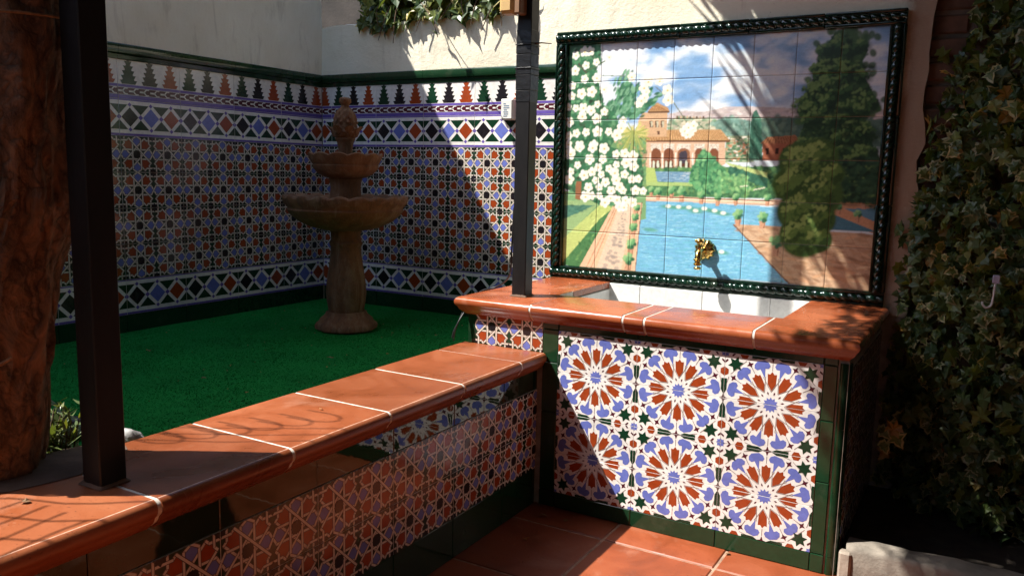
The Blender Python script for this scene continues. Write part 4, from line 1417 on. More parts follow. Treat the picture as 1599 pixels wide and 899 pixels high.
mb = MB().tube([(fx_, -.030, fz_ - .002), (fx_, -.050, fz_ - .001), (fx_, -.078, fz_ - .003), (fx_, -.092, fz_ - .012), (fx_, -.096, fz_ - .030), (fx_, -.096, fz_ - .055)],
               [.0120, .0108, .0112, .0125, .0120, .0105], 14)
for zz, rr in ((-.032, .0165), (-.049, .0155), (-.064, .0140)):
    mb.lathe([(rr * .75, zz - .005), (rr, zz - .002), (rr, zz + .002), (rr * .75, zz + .005)], 16, c=(fx_, -.096, fz_))
put('spout', mb.mesh('spout', [BRASS], 50), fa)
mb = MB().lathe([(.006, .004), (.0075, .014), (.006, .022), (.012, .028), (.0155, .036), (.012, .043), (.004, .046)], 16, c=(fx_, -.082, fz_))
mb.tube([(fx_ - .017, -.082, fz_ + .037), (fx_ + .017, -.082, fz_ + .037)], .0060, 10)
put('handle', mb.mesh('handle', [BRASS], 50), fa)

# ------------------------------------------------------------------ fountain
FC_ = (.640, -.555, ZT - .004)
ft = thing('clay_fountain', FC_, 'tiered terracotta garden fountain with pineapple finial standing on the turf', 'fountain')
def sq(r, z, a):       # rounded-square plinth
    k = 1 + .10 * math.cos(8 * a) * .35
    return r * k, z
mb = MB().lathe([(.122, 0), (.134, .006), (.135, .020), (.128, .030), (.118, .036), (.112, .048), (.098, .058), (.090, .066), (.086, .076)], 48, fn=sq)
put('base', mb.mesh('base', [CLAY], 45), ft, FC_, (0, 0, 0), (.91, .91, 1))
def flute(r, z, a):
    return r * (1 + .030 * abs(math.cos(5 * a)) ** .6), z
mb = MB().lathe([(.078, .070), (.082, .085), (.088, .115), (.092, .150), (.090, .185), (.084, .225), (.076, .270), (.070, .310), (.068, .338), (.074, .346), (.075, .356), (.070, .362), (.066, .372), (.068, .395), (.076, .412)], 72, fn=flute)
put('column', mb.mesh('column', [CLAY], 45), ft, FC_, (0, 0, 0), (.86, .86, 1))
def scal(nn, amp, z0):
    def f(r, z, a):
        k = max(0, (z - z0))
        return r * (1 + amp * .5 * abs(math.cos(nn * a / 2))), z + (.010 * abs(math.cos(nn * a / 2)) if k > 0 else 0)
    return f
mb = MB().lathe([(.070, .405), (.100, .409), (.150, .420), (.200, .442), (.236, .468), (.252, .488), (.248, .494), (.250, .500), (.266, .516), (.272, .530), (.268, .537), (.255, .538), (.240, .528), (.200, .505), (.10, .480), (.065, .478)], 96, fn=scal(20, .03, .525))
put('large_bowl', mb.mesh('large_bowl', [CLAY], 45), ft, FC_, (0, 0, 0), (.91, .91, 1))
mb = MB().lathe([(.060, .470), (.070, .500), (.068, .540), (.064, .575), (.066, .598), (.072, .612), (.064, .622)], 48, fn=flute)
put('upper_column', mb.mesh('upper_column', [CLAY], 45), ft, FC_, (0, 0, 0), (.91, .91, 1))
mb = MB().lathe([(.058, .612), (.090, .618), (.118, .632), (.138, .652), (.142, .664), (.139, .668), (.146, .676), (.157, .692), (.160, .702), (.154, .706), (.140, .698), (.10, .680), (.030, .672)], 72, fn=scal(12, .05, .690))
put('small_bowl', mb.mesh('small_bowl', [CLAY], 45), ft, FC_, (0, 0, 0), (.91, .91, 1))
mb = MB().lathe([(.036, .665), (.030, .690), (.031, .730), (.036, .756), (.044, .768), (.040, .776)], 32)
put('finial_stem', mb.mesh('finial_stem', [CLAY], 45), ft, FC_, (0, 0, 0), (.91, .91, 1))
def pine(r, z, a):
    k = 1 + .24 * abs(math.sin(5 * a + (z - .77) * 110)) * abs(math.sin(5 * a - (z - .77) * 110))
    return r * k, z
mb = MB().lathe([(.030, .770), (.052, .784), (.060, .800), (.058, .815), (.052, .826), (.053, .834), (.0535, .842), (.053, .850), (.051, .858), (.048, .866), (.045, .874), (.040, .882), (.034, .890), (.028, .896), (.020, .903), (.016, .912), (.026, .924), (.027, .936), (.018, .943)], 64, fn=pine)
put('pineapple_finial', mb.mesh('pineapple_finial', [CLAY], 60), ft, (FC_[0], FC_[1], FC_[2] + .030), (0, 0, 0), (.78, .78, .955))
for k in range(8):
    a = 2 * math.pi * k / 8 + .2
    lp = MB()
    vs = []
    for i in range(5):
        t = i / 4; w = .017 * math.sin(math.pi * (.18 + .82 * (1 - t))) + .001
        rr = .050 + .022 * t ** 1.5; zz = .786 + .036 * t - .004 * t * t
        for sg in (-1, 0, 1):
            vs.append((rr + (.004 if sg == 0 else 0), sg * w, zz))
    fs = [(i * 3 + q, i * 3 + q + 1, (i + 1) * 3 + q + 1, (i + 1) * 3 + q) for i in range(4) for q in range(2)]
    lp.add(vs, fs)
    put('acanthus_leaf', lp.mesh('acanthus_leaf', [CLAY], 60), ft, FC_, (0, 0, a))

# ------------------------------------------------------------------ posts
def post(x0, y0, w, zb0, zt, label):
    t = thing('metal_post', (x0 + w / 2, y0 + w / 2, zb0), label, 'post', 'black square metal posts')
    sh_ = put('shaft', MB().cbox(x0, x0 + w, y0, y0 + w, zb0, zt, .0022).mesh('shaft', [POSTM]), t)
    return sh_
p1 = post(1.476, -2.229, .054, ZL + .0005, 2.5, 'black square metal post beside the tree trunk on the low wall')
def fillet(x0, y0, w, z, seed):
    mb = MB(); N_ = 48; inner = []; outer = []
    for k in range(N_):
        t = 4 * k / N_; e = int(t); f = t - e
        px_, py_ = [(f, 0), (1, f), (1 - f, 1), (0, 1 - f)][e]
        X, Y = x0 + w * px_, y0 + w * py_
        dx, dy = X - (x0 + w / 2), Y - (y0 + w / 2)
        L = math.hypot(dx, dy)
        q = .004 + .009 * abs(mnoise.noise((X * 60, Y * 60, seed)))
        inner.append((X - dx * .04, Y - dy * .04, z + .006 + .005 * abs(mnoise.noise((X * 80, Y * 80, seed + 3)))))
        outer.append((X + dx / L * q, Y + dy / L * q, z + .0004))
    mb.add(inner + outer, [(k, N_ + k, N_ + (k + 1) % N_, (k + 1) % N_) for k in range(N_)])
    return mb.mesh('mortar_fillet', [CEMENT], 60)
put('mortar_fillet', fillet(1.476, -2.229, .054, ZL + .001, 2), p1.parent)
p2 = post(1.453, -.609, .054, ZC + .0005, 2.5, 'black square metal post standing on the counter left of the picture')
put('mortar_fillet', fillet(1.453, -.609, .054, ZC + .001, 7), p2.parent)
for z0, z1, d in ((1.36, 1.40, .0012), (1.40, 1.452, .0018), (1.452, 1.470, .0026), (1.470, 1.476, .0050), (1.476, 1.520, .0017), (1.520, 1.548, .0024), (1.548, 1.553, .0048), (1.553, 1.60, .0012)):
    put('tape_wrap', MB().cbox(1.453 - d, 1.507 + d, -.609 - d, -.555 + d, z0 + .0006, z1 - .0006, .0012).mesh('tape_wrap', [TAPE]), p2, (0, 0, 0), (0, 0, 0))
# lamp box at the top of the post
lb = thing('lamp_box', (1.448, -.635, 1.645), 'aged yellow box fixed high on the post above the counter', 'box')
put('housing', MB().cbox(1.412, 1.466, -.668, -.6105, 1.645, 1.80, .010).mesh('housing', [LAMPM]), lb)
put('side_cover', MB().cbox(1.4665, 1.490, -.660, -.6105, 1.643, 1.80, .004).mesh('side_cover', [LAMPS]), lb)
tw = MB().tube([(1.508, -.58, 1.556), (1.535, -.585, 1.556), (1.575, -.59, 1.550)], [.0030, .0024, .0016], 6)
tag(put('dry_twig', tw.mesh('dry_twig', [TWIG])), 'short dark twig poking out right of the counter post', 'twig')
# switch box on the tiled wall
sb = thing('switch_box', (1.076, -.012, 1.342), 'small white plastic box on the back wall left of the counter post', 'switch')
put('housing', MB().cbox(1.046, 1.106, -.034, -.002, 1.342, 1.430, .004).mesh('housing', [PLASTICW]), sb)
cov = put('cover', MB().cbox(1.050, 1.102, -.0375, -.0345, 1.347, 1.425, .0012).mesh('cover', [PLASTICW]), sb)
for k in range(7):
    w = random.uniform(.010, .030)
    mk = MB().box(1.062 + (k % 2) * .002, 1.062 + w, -.0382, -.0377, 1.356 + k * .0085, 1.3595 + k * .0085)
    put('printed_mark', mk.mesh('printed_mark', [INK]), cov)
# cables
def curve(pts, n=10):
    P_ = [Vector(p) for p in pts]
    out = []
    for i in range(len(P_) - 1):
        a, b_, c, d = P_[max(i - 1, 0)], P_[i], P_[i + 1], P_[min(i + 2, len(P_) - 1)]
        for k in range(n):
            t = k / n
            out.append(.5 * ((2 * b_) + (c - a) * t + (2 * a - 5 * b_ + 4 * c - d) * t * t + (3 * b_ - a - 3 * c + d) * t ** 3))
    out.append(P_[-1])
    return out
cb = MB().tube(curve([(1.450, -.60, 1.00), (1.444, -.60, .84), (1.430, -.58, .775), (1.395, -.55, .735), (1.345, -.54, .705), (1.310, -.56, .6935), (1.297, -.575, .685)]), .0032, 8)
tag(put('cable', cb.mesh('cable', [CABLE], 60)), 'black cable running down the post onto the counter edge', 'cable')
cb = MB().tube(curve([(1.326, -.728, .634), (1.318, -.742, .600), (1.306, -.750, .570), (1.300, -.752, .545)]), .0034, 8)
cb.tube(curve([(1.332, -.728, .634), (1.322, -.750, .60), (1.312, -.755, .565), (1.306, -.752, .535)]), .0026, 8)
tag(put('loose_wire', cb.mesh('loose_wire', [CABLE], 60)), 'loose dark wire ends hanging under the left corner of the counter', 'wire')

# ------------------------------------------------------------------ tree trunk at the left
tr = thing('garden_tree', (1.30, -2.275, ZT - .02), 'thick red-brown tree trunk leaning at the left edge beside a post', 'tree')
TCX = [(.45, 1.232, -2.314), (.62, 1.265, -2.295), (.8, 1.289, -2.281), (.95, 1.308, -2.270), (1.05, 1.332, -2.256), (1.2, 1.345, -2.2487), (1.4, 1.349, -2.2465), (1.6, 1.355, -2.243), (3.1, 1.50, -2.16)]
def trunk_c(z):
    x = np.interp(z, [q[0] for q in TCX], [q[1] for q in TCX]); y = np.interp(z, [q[0] for q in TCX], [q[2] for q in TCX])
    return float(x), float(y), .106
mb = MB(); NZ, NA = 200, 110
vs = []
for j in range(NZ + 1):
    z = ZT - .02 + (3.0 - ZT) * j / NZ
    h = z - ZT
    cx, cy, r = trunk_c(z)
    for k in range(NA):
        a = 2 * math.pi * k / NA + .35 * h
        ca, sa = math.cos(a), math.sin(a)
        d = .015 * mnoise.noise((ca * 1.6, sa * 1.6, z * 3.0)) + .014 * mnoise.noise((ca * 3.5, sa * 3.5, z * 5 + 5)) + .009 * mnoise.noise((ca * 8, sa * 8, z * 11)) + .005 * mnoise.noise((ca * 18, sa * 18, z * 20))
        d += .006 * abs(math.sin(4 * a + 2.2 * mnoise.noise((ca * 2, sa * 2, z * 1.2))))
        vs.append((cx + (r + d) * ca, cy + (r + d) * sa, z))
fs = [(j * NA + k, j * NA + (k + 1) % NA, (j + 1) * NA + (k + 1) % NA, (j + 1) * NA + k) for j in range(NZ) for k in range(NA)]
mb.add(vs, fs)
put('trunk', mb.mesh('trunk', [BARK], 70), tr)
mb = MB()
for a, L in ((.4, 1.1), (2.0, 1.0), (3.6, 1.2), (5.2, .9)):
    mb.tube(curve([(1.54, -2.16, 2.85), (1.54 + .4 * L * math.cos(a), -2.16 + .4 * L * math.sin(a), 3.2), (1.54 + L * math.cos(a), -2.16 + L * math.sin(a), 3.7)], 6), [.07 - .05 * i / 12 for i in range(13)], 8)
put('limbs', mb.mesh('limbs', [BARK], 60), tr)
mb = MB()
for _ in range(2600):
    a = random.uniform(0, 6.28); q = random.gauss(0, .45)
    c = Vector((1.7 + .95 * math.cos(a) * random.random() ** .5, -2.1 + .95 * math.sin(a) * random.random() ** .5, 3.75 + q * .6))
    d = Vector((random.gauss(0, 1), random.gauss(0, 1), random.gauss(0, 1))).normalized(); e = d.orthogonal().normalized()
    L = random.uniform(.05, .09)
    mb.add([c, c + d * L * .5 + e * L * .22, c + d * L, c + d * L * .5 - e * L * .22], [(0, 1, 2, 3)])
tag(put('crown', mb.mesh('crown', [LEAFD]), tr), kind='stuff')

def trunk_at(z):
    cx, cy, r = trunk_c(z)
    return cx, cy, r + .012
def twine_loop(z, dz, a0, a1, n=40):
    pts = []
    for i in range(n + 1):
        a = a0 + (a1 - a0) * i / n
        zz = z + dz * i / n
        cx, cy, r = trunk_at(zz)
        pts.append((cx + (r + .004) * math.cos(a), cy + (r + .004) * math.sin(a), zz))
    return pts
mb = MB()
lo_pts = twine_loop(.722, .024, -2.9, -.35)
mb.tube(lo_pts, .0032, 7)
mb.tube(curve([lo_pts[-6], lo_pts[-6] , (lo_pts[-4][0] + .008, lo_pts[-4][1] - .006, .752), (lo_pts[-1][0] + .012, lo_pts[-1][1] + .0, .768), (lo_pts[-1][0] + .022, lo_pts[-1][1] + .015, .778)]), .0030, 7)
mb.lathe([(.002, -.009), (.009, -.004), (.010, .003), (.003, .009)], 10, c=(lo_pts[-6][0] + .006, lo_pts[-6][1] - .004, .738))
tag(put('twine', mb.mesh('twine', [TWINE], 60)), 'thin brown twine knotted round the lower tree trunk', 'string')
mb = MB().tube(twine_loop(1.36, .012, -2.9, .2), .0026, 7)
tag(put('twine', mb.mesh('twine', [TWINE], 60)), 'thin brown twine tied round the upper tree trunk', 'string')

# ------------------------------------------------------------------ ivy
OUT = [(0, .50), (.13, .40), (.40, .42), (.26, .18), (.52, .02), (.27, -.10), (.20, -.28), (.06, -.42), (0, -.62),
       (-.06, -.42), (-.20, -.28), (-.27, -.10), (-.52, .02), (-.26, .18), (-.40, .42), (-.13, .40)]
def leaf_mesh(name, mats, edge, fold, curl, seed):
    rn = random.Random(seed)
    o = [(x * rn.uniform(.85, 1.15), z * rn.uniform(.88, 1.12)) for x, z in OUT]
    def y(x, z):
        return -fold * abs(x) + curl * (z * z + x * x) + .05 * math.sin(9 * x + seed) + .05 * math.sin(8 * z + 2 * seed)
    mb = MB()
    n = len(o)
    if edge:
        inn = [(x * .68, z * .72) for x, z in o]
        vs = [(0, y(0, 0), 0)] + [(x, y(x, z), z) for x, z in inn] + [(x, y(x, z), z) for x, z in o]
        mb.add(vs, [], 0)
        for k in range(n):
            mb.f.append((0, 1 + (k + 1) % n, 1 + k)); mb.m.append(0)
            mb.f.append((1 + k, 1 + (k + 1) % n, 1 + n + (k + 1) % n, 1 + n + k)); mb.m.append(1)
    else:
        vs = [(0, y(0, 0), 0)] + [(x, y(x, z), z) for x, z in o]
        mb.add(vs, [(0, 1 + (k + 1) % n, 1 + k) for k in range(n)], 0)
    return mb
LV = []
for i in range(14):
    if i < 5:
        q = leaf_mesh('leaf', None, False, random.uniform(-.25, .35), random.uniform(.05, .35), i); mats = [LEAFD]
    elif i < 8:
        q = leaf_mesh('leaf', None, False, random.uniform(-.25, .35), random.uniform(.05, .35), i); mats = [LEAFM]
    elif i < 11:
        q = leaf_mesh('leaf', None, True, random.uniform(-.2, .35), random.uniform(.05, .35), i); mats = [LEAFM, LEAFP]
    elif i < 13:
        q = leaf_mesh('leaf', None, True, random.uniform(-.2, .35), random.uniform(.05, .35), i); mats = [LEAFD, LEAFM]
    else:
        q = leaf_mesh('leaf', None, False, .2, .3, i); mats = [LEAFY]
    LV.append((q, mats, q.mesh('leaf', mats)))
def rand_leaf_rot(spread=.6):
    return (random.gauss(-.35, spread * .7), random.gauss(0, spread), random.gauss(0, spread))
from mathutils import Euler
def leaves_stuff(name, parent, items):
    """items: (leaf index, loc, rot, size); one joined part"""
    mats = [LEAFD, LEAFM, LEAFP, LEAFY]
    mi = {m.name: i for i, m in enumerate(mats)}
    vs, fs, ms = [], [], []
    base = [(np.array(q.v), q.f, [mi[mt[k].name] for k in q.m]) for q, mt, _ in LV]
    o = 0
    for li, loc, rot, s in items:
        v, f, m = base[li]
        R_ = np.array(Euler(rot).to_matrix()) * s
        vs.append(v @ R_.T + np.array(loc))
        fs.extend([tuple(i + o for i in t) for t in f]); ms.extend(m)
        o += len(v)
    me = bpy.data.meshes.new(name)
    me.from_pydata(np.concatenate(vs).tolist(), [], fs)
    for m in mats:
        me.materials.append(m)
    me.polygons.foreach_set('material_index', ms); me.update()
    return tag(put(name, me, parent), kind='stuff')
def pick(w):
    return random.choices(range(14), w)[0]

# ivy tumbling over the back wall
iv = thing('hanging_ivy', (.75, .12, 1.78), 'bright green ivy tumbling over the top of the back wall', 'ivy')
W1 = [1.5, 1.5, 1.5, 1.5, 1.5, 5, 5, 5, 2, 2, 2, 3, 3, .6]
def ivy_low(x):      # lower fringe of the ivy on the wall face
    return 1.812 - .045 * abs(mnoise.noise((x * 5, 1, 0))) - .055 * math.exp(-((x - .42) / .10) ** 2) - .02 * math.exp(-((x - .85) / .14) ** 2)
for k in range(230):
    x = random.uniform(.26, 1.16)
    if x > 1.02 and random.random() < .3:
        continue
    lo_ = ivy_low(x)
    z = lo_ + (1.98 - lo_) * random.random()
    y = -random.uniform(.010, .032) if z < 1.84 else random.uniform(-.045, .10)
    put('leaf', LV[pick(W1)][2], iv, (x, y, z), rand_leaf_rot(.55), [random.uniform(.065, .110)] * 3)
items = []
for k in range(900):
    x = random.uniform(.22, 1.25); z = random.uniform(1.84, 2.20)
    items.append((pick(W1), (x, random.uniform(.03, .40), z), rand_leaf_rot(.8), random.uniform(.07, .11)))
leaves_stuff('foliage', iv, items)
mb = MB()
for k in range(12):
    x = random.uniform(.3, 1.2)
    mb.tube(curve([(x, .12, 1.95), (x + jitter(.05), -.02, 1.86), (x + jitter(.08), -.04, 1.74 + jitter(.05))], 6), [.004 - .002 * i / 12 for i in range(13)], 5)
put('stem', mb.mesh('stem', [STEM], 60), iv)
# a loose spray hanging out from the wall that throws the leaf shadows
sp = []
stem_pts = curve([(.62, -.02, 1.90), (.66, -.10, 1.86), (.74, -.16, 1.80), (.84, -.20, 1.70)], 8)
spray_stem = put('stem', MB().tube(stem_pts, .0022, 6).mesh('stem', [STEM], 60), iv)
for k in range(0, len(stem_pts), 4):
    q = stem_pts[k]
    put('leaf', LV[pick(W1)][2], spray_stem, (q.x + jitter(.02), q.y - .01, q.z + jitter(.02)), rand_leaf_rot(.7), [random.uniform(.045, .06)] * 3)

# ivy wall at the right
ir = thing('ivy_curtain', (3.1, -.15, .04), 'dense dark variegated ivy curtain covering the wall on the right', 'ivy')
W2 = [2, 2, 2, 2, 2, 4, 4, 4, 3, 3, 3, 2.5, 2.5, .7]
def left_edge(z):
    # uneven left outline of the curtain
    pts = [(.05, 2.62), (.45, 2.62), (.65, 2.645), (.78, 2.635), (.95, 2.630), (1.05, 2.675), (1.2, 2.690), (1.32, 2.680), (1.42, 2.735), (1.52, 2.715), (1.60, 2.79), (2.3, 2.81)]
    for (a, xa_), (b_, xb_) in zip(pts, pts[1:]):
        if z <= b_:
            return xa_ + (xb_ - xa_) * (z - a) / (b_ - a)
    return pts[-1][1]
def depth(x, z):
    d = .045 + .27 * min(1, max(0, (x - left_edge(z)) / .30)) + .05 * mnoise.noise((x * 4, z * 4, 9)) + .03 * mnoise.noise((x * 10, z * 10, 2))
    return d
cnt = 0
while cnt < 285:
    z = random.uniform(.25, 1.78); x = random.uniform(2.62, 3.14)
    le = left_edge(z) + .03 * mnoise.noise((z * 14, 0, 3))
    if x < le:
        continue
    put('leaf', LV[pick(W2)][2], ir, (x, -depth(x, z) - random.uniform(-.02, .03), z), rand_leaf_rot(.8), [random.choice((random.uniform(.026, .045), random.uniform(.042, .072)))] * 3)
    cnt += 1
for k in range(5):
    put('leaf', LV[8 + k % 3][2] if k % 4 else LV[13][2], ir, (2.665 + .02 * random.random() + .012 * (k % 3), -.40 - .05 * random.random(), .30 + .02 * k + jitter(.01)), rand_leaf_rot(.6), [random.uniform(.045, .065)] * 3)
items = []
for k in range(8000):
    z = random.uniform(.05, 2.3); x = random.uniform(2.62, 3.9)
    le = left_edge(z) + .03 * mnoise.noise((z * 14, 0, 3))
    if x < le:
        continue
    items.append((pick(W2), (x, -depth(x, z) + random.uniform(-.005, .12), z), rand_leaf_rot(.8), random.uniform(.032, .064)))
leaves_stuff('foliage', ir, items)
mb = MB()
for k in range(26):
    x = random.uniform(2.95, 3.7); z = .05
    pts = []
    while z < 2.1:
        pts.append((x, -.02 - depth(x, z) * .5, z)); x += random.gauss(0, .03); z += .16
    mb.tube(pts, .005, 5)
put('stem', mb.mesh('stem', [STEM], 60), ir)
hk = MB().tube(curve([(2.925, -.365, .862), (2.922, -.367, .83), (2.920, -.367, .79), (2.916, -.368, .772), (2.905, -.369, .766), (2.896, -.370, .774), (2.894, -.370, .783)]), .0030, 8)
ho = thing('white_hook', (2.92, -.366, .77), 'small white plastic hook hanging in the ivy at the right', 'hook')
put('hook_rod', hk.mesh('hook_rod', [PLASTICW], 60), ho)
put('hook_clip', MB().cbox(2.914, 2.933, -.372, -.360, .838, .862, .002).mesh('hook_clip', [plain('pale_violet_plastic', (.42, .40, .52), .4)]), ho)

# ------------------------------------------------------------------ small things on the turf and coping
sh = thing('small_shrub', (1.205, -2.09, ZT), 'small narrow-leaved green shrub between the trunk and the post', 'shrub')
lm = MB().add([(0, 0, 0), (.10, .012, .35), (.11, 0, .6), (0, 0, 1), (-.11, 0, .6), (-.10, .012, .35)], [(0, 1, 2, 3), (0, 3, 4, 5)])
lmesh = lm.mesh('leaf', [SHRUBL])
ncount = 0
for k in range(30):
    a = random.uniform(0, 6.28); L = random.uniform(.06, .125); t = random.uniform(.05, .6)
    bx_, by_ = 1.195 + random.gauss(0, .030), -2.115 + random.gauss(0, .030)
    d = Vector((math.cos(a) * math.sin(t), math.sin(a) * math.sin(t), math.cos(t)))
    pts = [Vector((bx_, by_, ZT)) + d * L * q + Vector((0, 0, .02 * q * q)) for q in (0, .33, .66, 1)]
    stm = put('stem', MB().tube(pts, [.0025, .002, .0016, .001], 5).mesh('stem', [STEM]), sh)
    for j in range(10):
        q = .15 + .85 * (j + random.random()) / 10
        p = Vector((bx_, by_, ZT)) + d * L * q + Vector((0, 0, .02 * q * q))
        if ncount < 300:
            put('leaf', lmesh, stm, p, (random.gauss(.9, .35), 0, random.uniform(0, 6.28)), [random.uniform(.030, .048)] * 3)
            ncount += 1
hz = MB().tube(curve([(.80, -2.25, ZT + .012), (.92, -2.02, ZT + .014), (1.02, -1.93, ZT + .016), (1.06, -2.05, ZT + .014), (.98, -2.25, ZT + .012)]), .016, 10)
tag(put('garden_hose', hz.mesh('garden_hose', [CABLE], 60)), 'dark hose lying on the turf behind the small shrub', 'hose')
mb = MB()
vs = []; NA, NZ = 18, 10
for j in range(NZ + 1):
    t = math.pi * j / NZ
    for k in range(NA):
        a = 2 * math.pi * k / NA
        p = Vector((math.sin(t) * math.cos(a), math.sin(t) * math.sin(a), math.cos(t)))
        r = 1 + .25 * mnoise.noise(p * 1.8) + .10 * mnoise.noise(p * 5)
        vs.append((1.245 + .045 * p.x * r, -1.985 + .04 * p.y * r, ZT + .026 + .032 * p.z * r))
fs = [(j * NA + k, (j + 1) * NA + k, (j + 1) * NA + (k + 1) % NA, j * NA + (k + 1) % NA) for j in range(NZ) for k in range(NA)]
mb.add(vs, fs)
tag(put('grey_stone', mb.mesh('grey_stone', [STONE], 60)), 'small pale grey stone behind the coping right of the left post', 'stone')

def litter(name, x, y, z, s, label):
    mb = MB(); n = 9
    rn = random.Random(int(x * 9999))
    o = [(s * rn.uniform(.4, 1) * math.cos(2 * math.pi * k / n), s * .6 * rn.uniform(.5, 1) * math.sin(2 * math.pi * k / n)) for k in range(n)]
    vs = [(0, 0, s * .25)] + [(a, b_, s * rn.uniform(.05, .5)) for a, b_ in o]
    mb.add(vs, [(0, 1 + k, 1 + (k + 1) % n) for k in range(n)])
    tag(put(name, mb.mesh(name, [DRYL]), None, (x, y, z), (0, 0, rn.uniform(0, 6))), label, 'leaf', 'dry leaves lying about')
litter('dry_leaf', 1.475, -2.335, ZL + .001, .014, 'curled dry leaf on the coping near the bottom left corner')
litter('dry_leaf', 1.50, -1.62, ZL + .001, .008, 'tiny dry leaf on the sunlit middle of the coping')
litter('dry_leaf', 1.705, -.80, .001, .020, 'dry leaf on the shaded floor in the corner below the sink')
litter('dry_leaf', 1.78, -.79, .001, .016, 'crumpled dry leaf on the shaded floor close to the rosette panel')
litter('dry_leaf', 1.74, -.98, .001, .014, 'small dry leaf on the shaded floor away from the panel')
litter('dry_leaf', .98, -1.02, ZT + .004, .016, 'dry leaf lying on the turf near the coping right of the fountain')
litter('dry_leaf', .86, -1.45, ZT + .004, .012, 'small dry leaf on the open turf in front of the fountain')
litter('dry_leaf', .40, -1.30, ZT + .004, .013, 'dry leaf on the turf near the left tiled wall')
litter('dry_leaf', 2.30, -.735, .001, .012, 'dry leaf crumbs at a floor joint under the rosette panel')
mb = MB()
for k in range(160):
    x, y = random.uniform(.1, 1.25), random.uniform(-2.2, -.1)
    a = random.uniform(0, 6.28); s = random.uniform(.004, .013)
    mb.add([(x, y, ZT + .006), (x + s * math.cos(a), y + s * math.sin(a), ZT + .008), (x + s * .4 * math.cos(a + 1.3), y + s * .4 * math.sin(a + 1.3), ZT + .009)], [(0, 1, 2)])
for k in range(60):
    x, y = random.uniform(1.63, 1.95), random.uniform(-1.2, -.72)
    a = random.uniform(0, 6.28); s = random.uniform(.002, .006)
    mb.add([(x, y, .002), (x + s * math.cos(a), y + s * math.sin(a), .004), (x + s * .4 * math.cos(a + 1.3), y + s * .4 * math.sin(a + 1.3), .005)], [(0, 1, 2)])
tag(put('leaf_litter', mb.mesh('leaf_litter', [DRYL])), 'tiny dry leaf crumbs scattered over turf and floor', None, None, 'stuff')

# ------------------------------------------------------------------ pergola overhead (above the picture) that shades the right side
pg = thing('pergola_roof', (2.6, -2.0, 2.5), 'reed-covered pergola roof carried by the black posts', 'pergola')
for y in (-5.2,):
    pass
put('edge_beam', MB().cbox(1.495, 1.555, -5.2, .30, 2.5, 2.56, .004).mesh('edge_beam', [WOOD]), pg)
for k in range(8):
    y = -5.0 + k * .72
    put('rafter', MB().cbox(1.56, 4.8, y, y + .05, 2.561, 2.62, .004).mesh('rafter', [WOOD]), pg)
def edge_x(y):
    pts = [(-5.2, 1.2), (-2.2, 1.22), (-1.8, 1.17), (-1.62, 1.30), (-1.3, 1.34), (-.95, 1.33), (-.83, 1.22), (-.71, 1.27), (-.36, 1.45), (0, 1.50), (.5, 1.5)]
    for (a, xa_), (b_, xb_) in zip(pts, pts[1:]):
        if y <= b_:
            return xa_ + (xb_ - xa_) * (y - a) / (b_ - a)
    return 1.5
mb = MB()
y = -5.2; k = 0
while y < .42:
    x0 = edge_x(y) + .055 + random.uniform(0, .07)
    mb.box(x0, 4.8, y, y + .0195, 2.622 + (k % 3) * .004, 2.632 + (k % 3) * .004); y += .0196; k += 1
tag(put('reed_mat', mb.mesh('reed_mat', [REED]), pg), kind='stuff')
vine = thing('pergola_creeper', (2.0, -1.2, 2.56), 'long-leaved creeper lying over the edge of the pergola roof', 'creeper')
mb = MB()
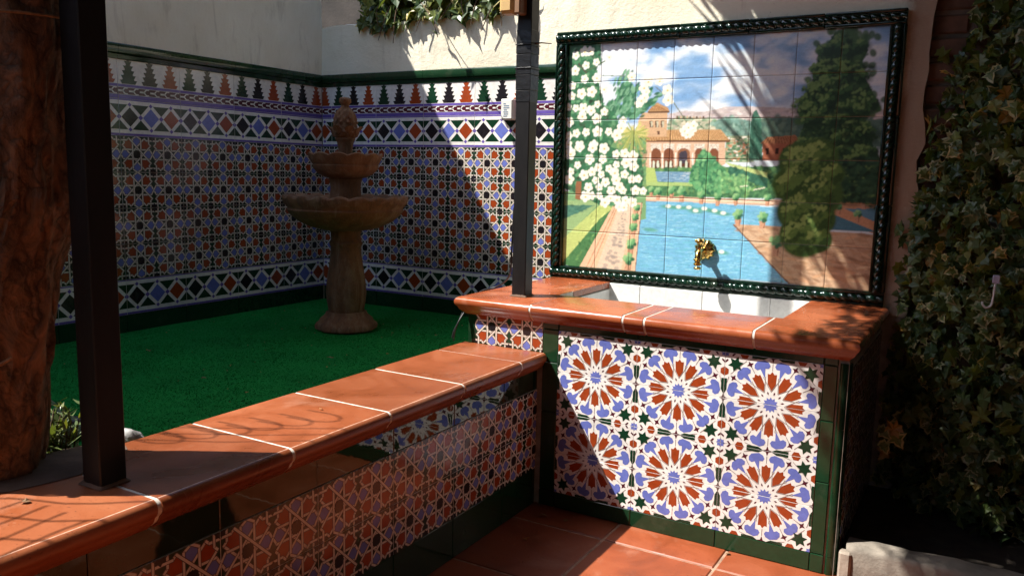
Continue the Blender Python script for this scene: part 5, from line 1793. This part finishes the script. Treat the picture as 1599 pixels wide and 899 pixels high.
for k in range(760):
    y = random.uniform(-2.4, .35)
    x = edge_x(y) + random.uniform(-.02, .15)
    a = math.pi / 2 * random.choice((-1, 1)) + random.gauss(0, .38)
    L = random.uniform(.10, .20); w = random.uniform(.006, .013)
    d = Vector((math.cos(a), math.sin(a), random.uniform(-.25, .10))); s = Vector((-math.sin(a), math.cos(a), random.uniform(-.5, .5)))
    c = Vector((x, y, 2.62 + random.uniform(-.05, .06)))
    mb.add([c, c + d * L * .45 + s * w, c + d * L, c + d * L * .45 - s * w], [(0, 1, 2, 3)])
tag(put('foliage', mb.mesh('foliage', [LEAFM]), vine), kind='stuff')

# wire mesh left of the picture, its curved wires draw lines on the sunlit coping
nm = thing('wire_mesh', (1.0, -2.6, ZT), 'sagging wire mesh fence left of the tree', 'wire mesh')
def sd(x, y, h):           # point on the mesh sheet above coping point (x, y)
    t = h / 1.6
    return (x - t, y - .73 * t, ZL + h)
for i in range(6):
    yy = -2.78 + .085 * i
    put('wire', MB().tube([sd(1.28 + .05 * q, yy + .030 * q + .012 * math.sin(q * 1.3 + i), .80 + .02 * math.sin(q)) for q in range(9)], .0027, 5).mesh('wire', [CABLE]), nm)
for i in range(7):
    xx = 1.33 + .062 * i
    put('wire', MB().tube([sd(xx + .010 * math.sin(q * .8 + i), -2.72 + .05 * q, .80 + .02 * math.sin(q + 1)) for q in range(9)], .0027, 5).mesh('wire', [CABLE]), nm)
for i in range(6):
    y0, x0 = -2.02 + .062 * i, 1.30 + .035 * i
    put('loop_wire', MB().tube(curve([sd(x0, y0, .95), sd(x0 + .08, y0 + .012, .95), sd(x0 + .12, y0 + .045, .95), sd(x0 + .09, y0 + .075, .95), sd(x0, y0 + .07, .95)]), .0024, 5).mesh('loop_wire', [CABLE]), nm)
for i in range(3):
    put('wire', MB().tube([sd(1.30, -2.03 + .05 * i, .95), sd(1.50, -1.92 + .06 * i, .95), sd(1.68, -1.78 + .05 * i, .95)], .0022, 5).mesh('wire', [CABLE]), nm)
# unseen walls added behind and right of the viewpoint to block sky light
BLOCKER = plain('ochre_blocker_render', (0.46, 0.36, 0.26), 0.9, var=0.2, scale=4, bmp=0.3)
tag(put('blocker_wall', MB().box(4.6, 4.9, -5.4, .3, 0, 2.62).mesh('blocker_wall', [BLOCKER])), 'unseen ochre wall added on the right to cut sky light', 'wall')
tag(put('blocker_wall', MB().box(-.25, 4.9, -5.9, -5.62, 0, 2.62).mesh('blocker_wall', [BLOCKER])), 'unseen ochre wall added behind the viewpoint to cut sky light and reflections', 'wall')
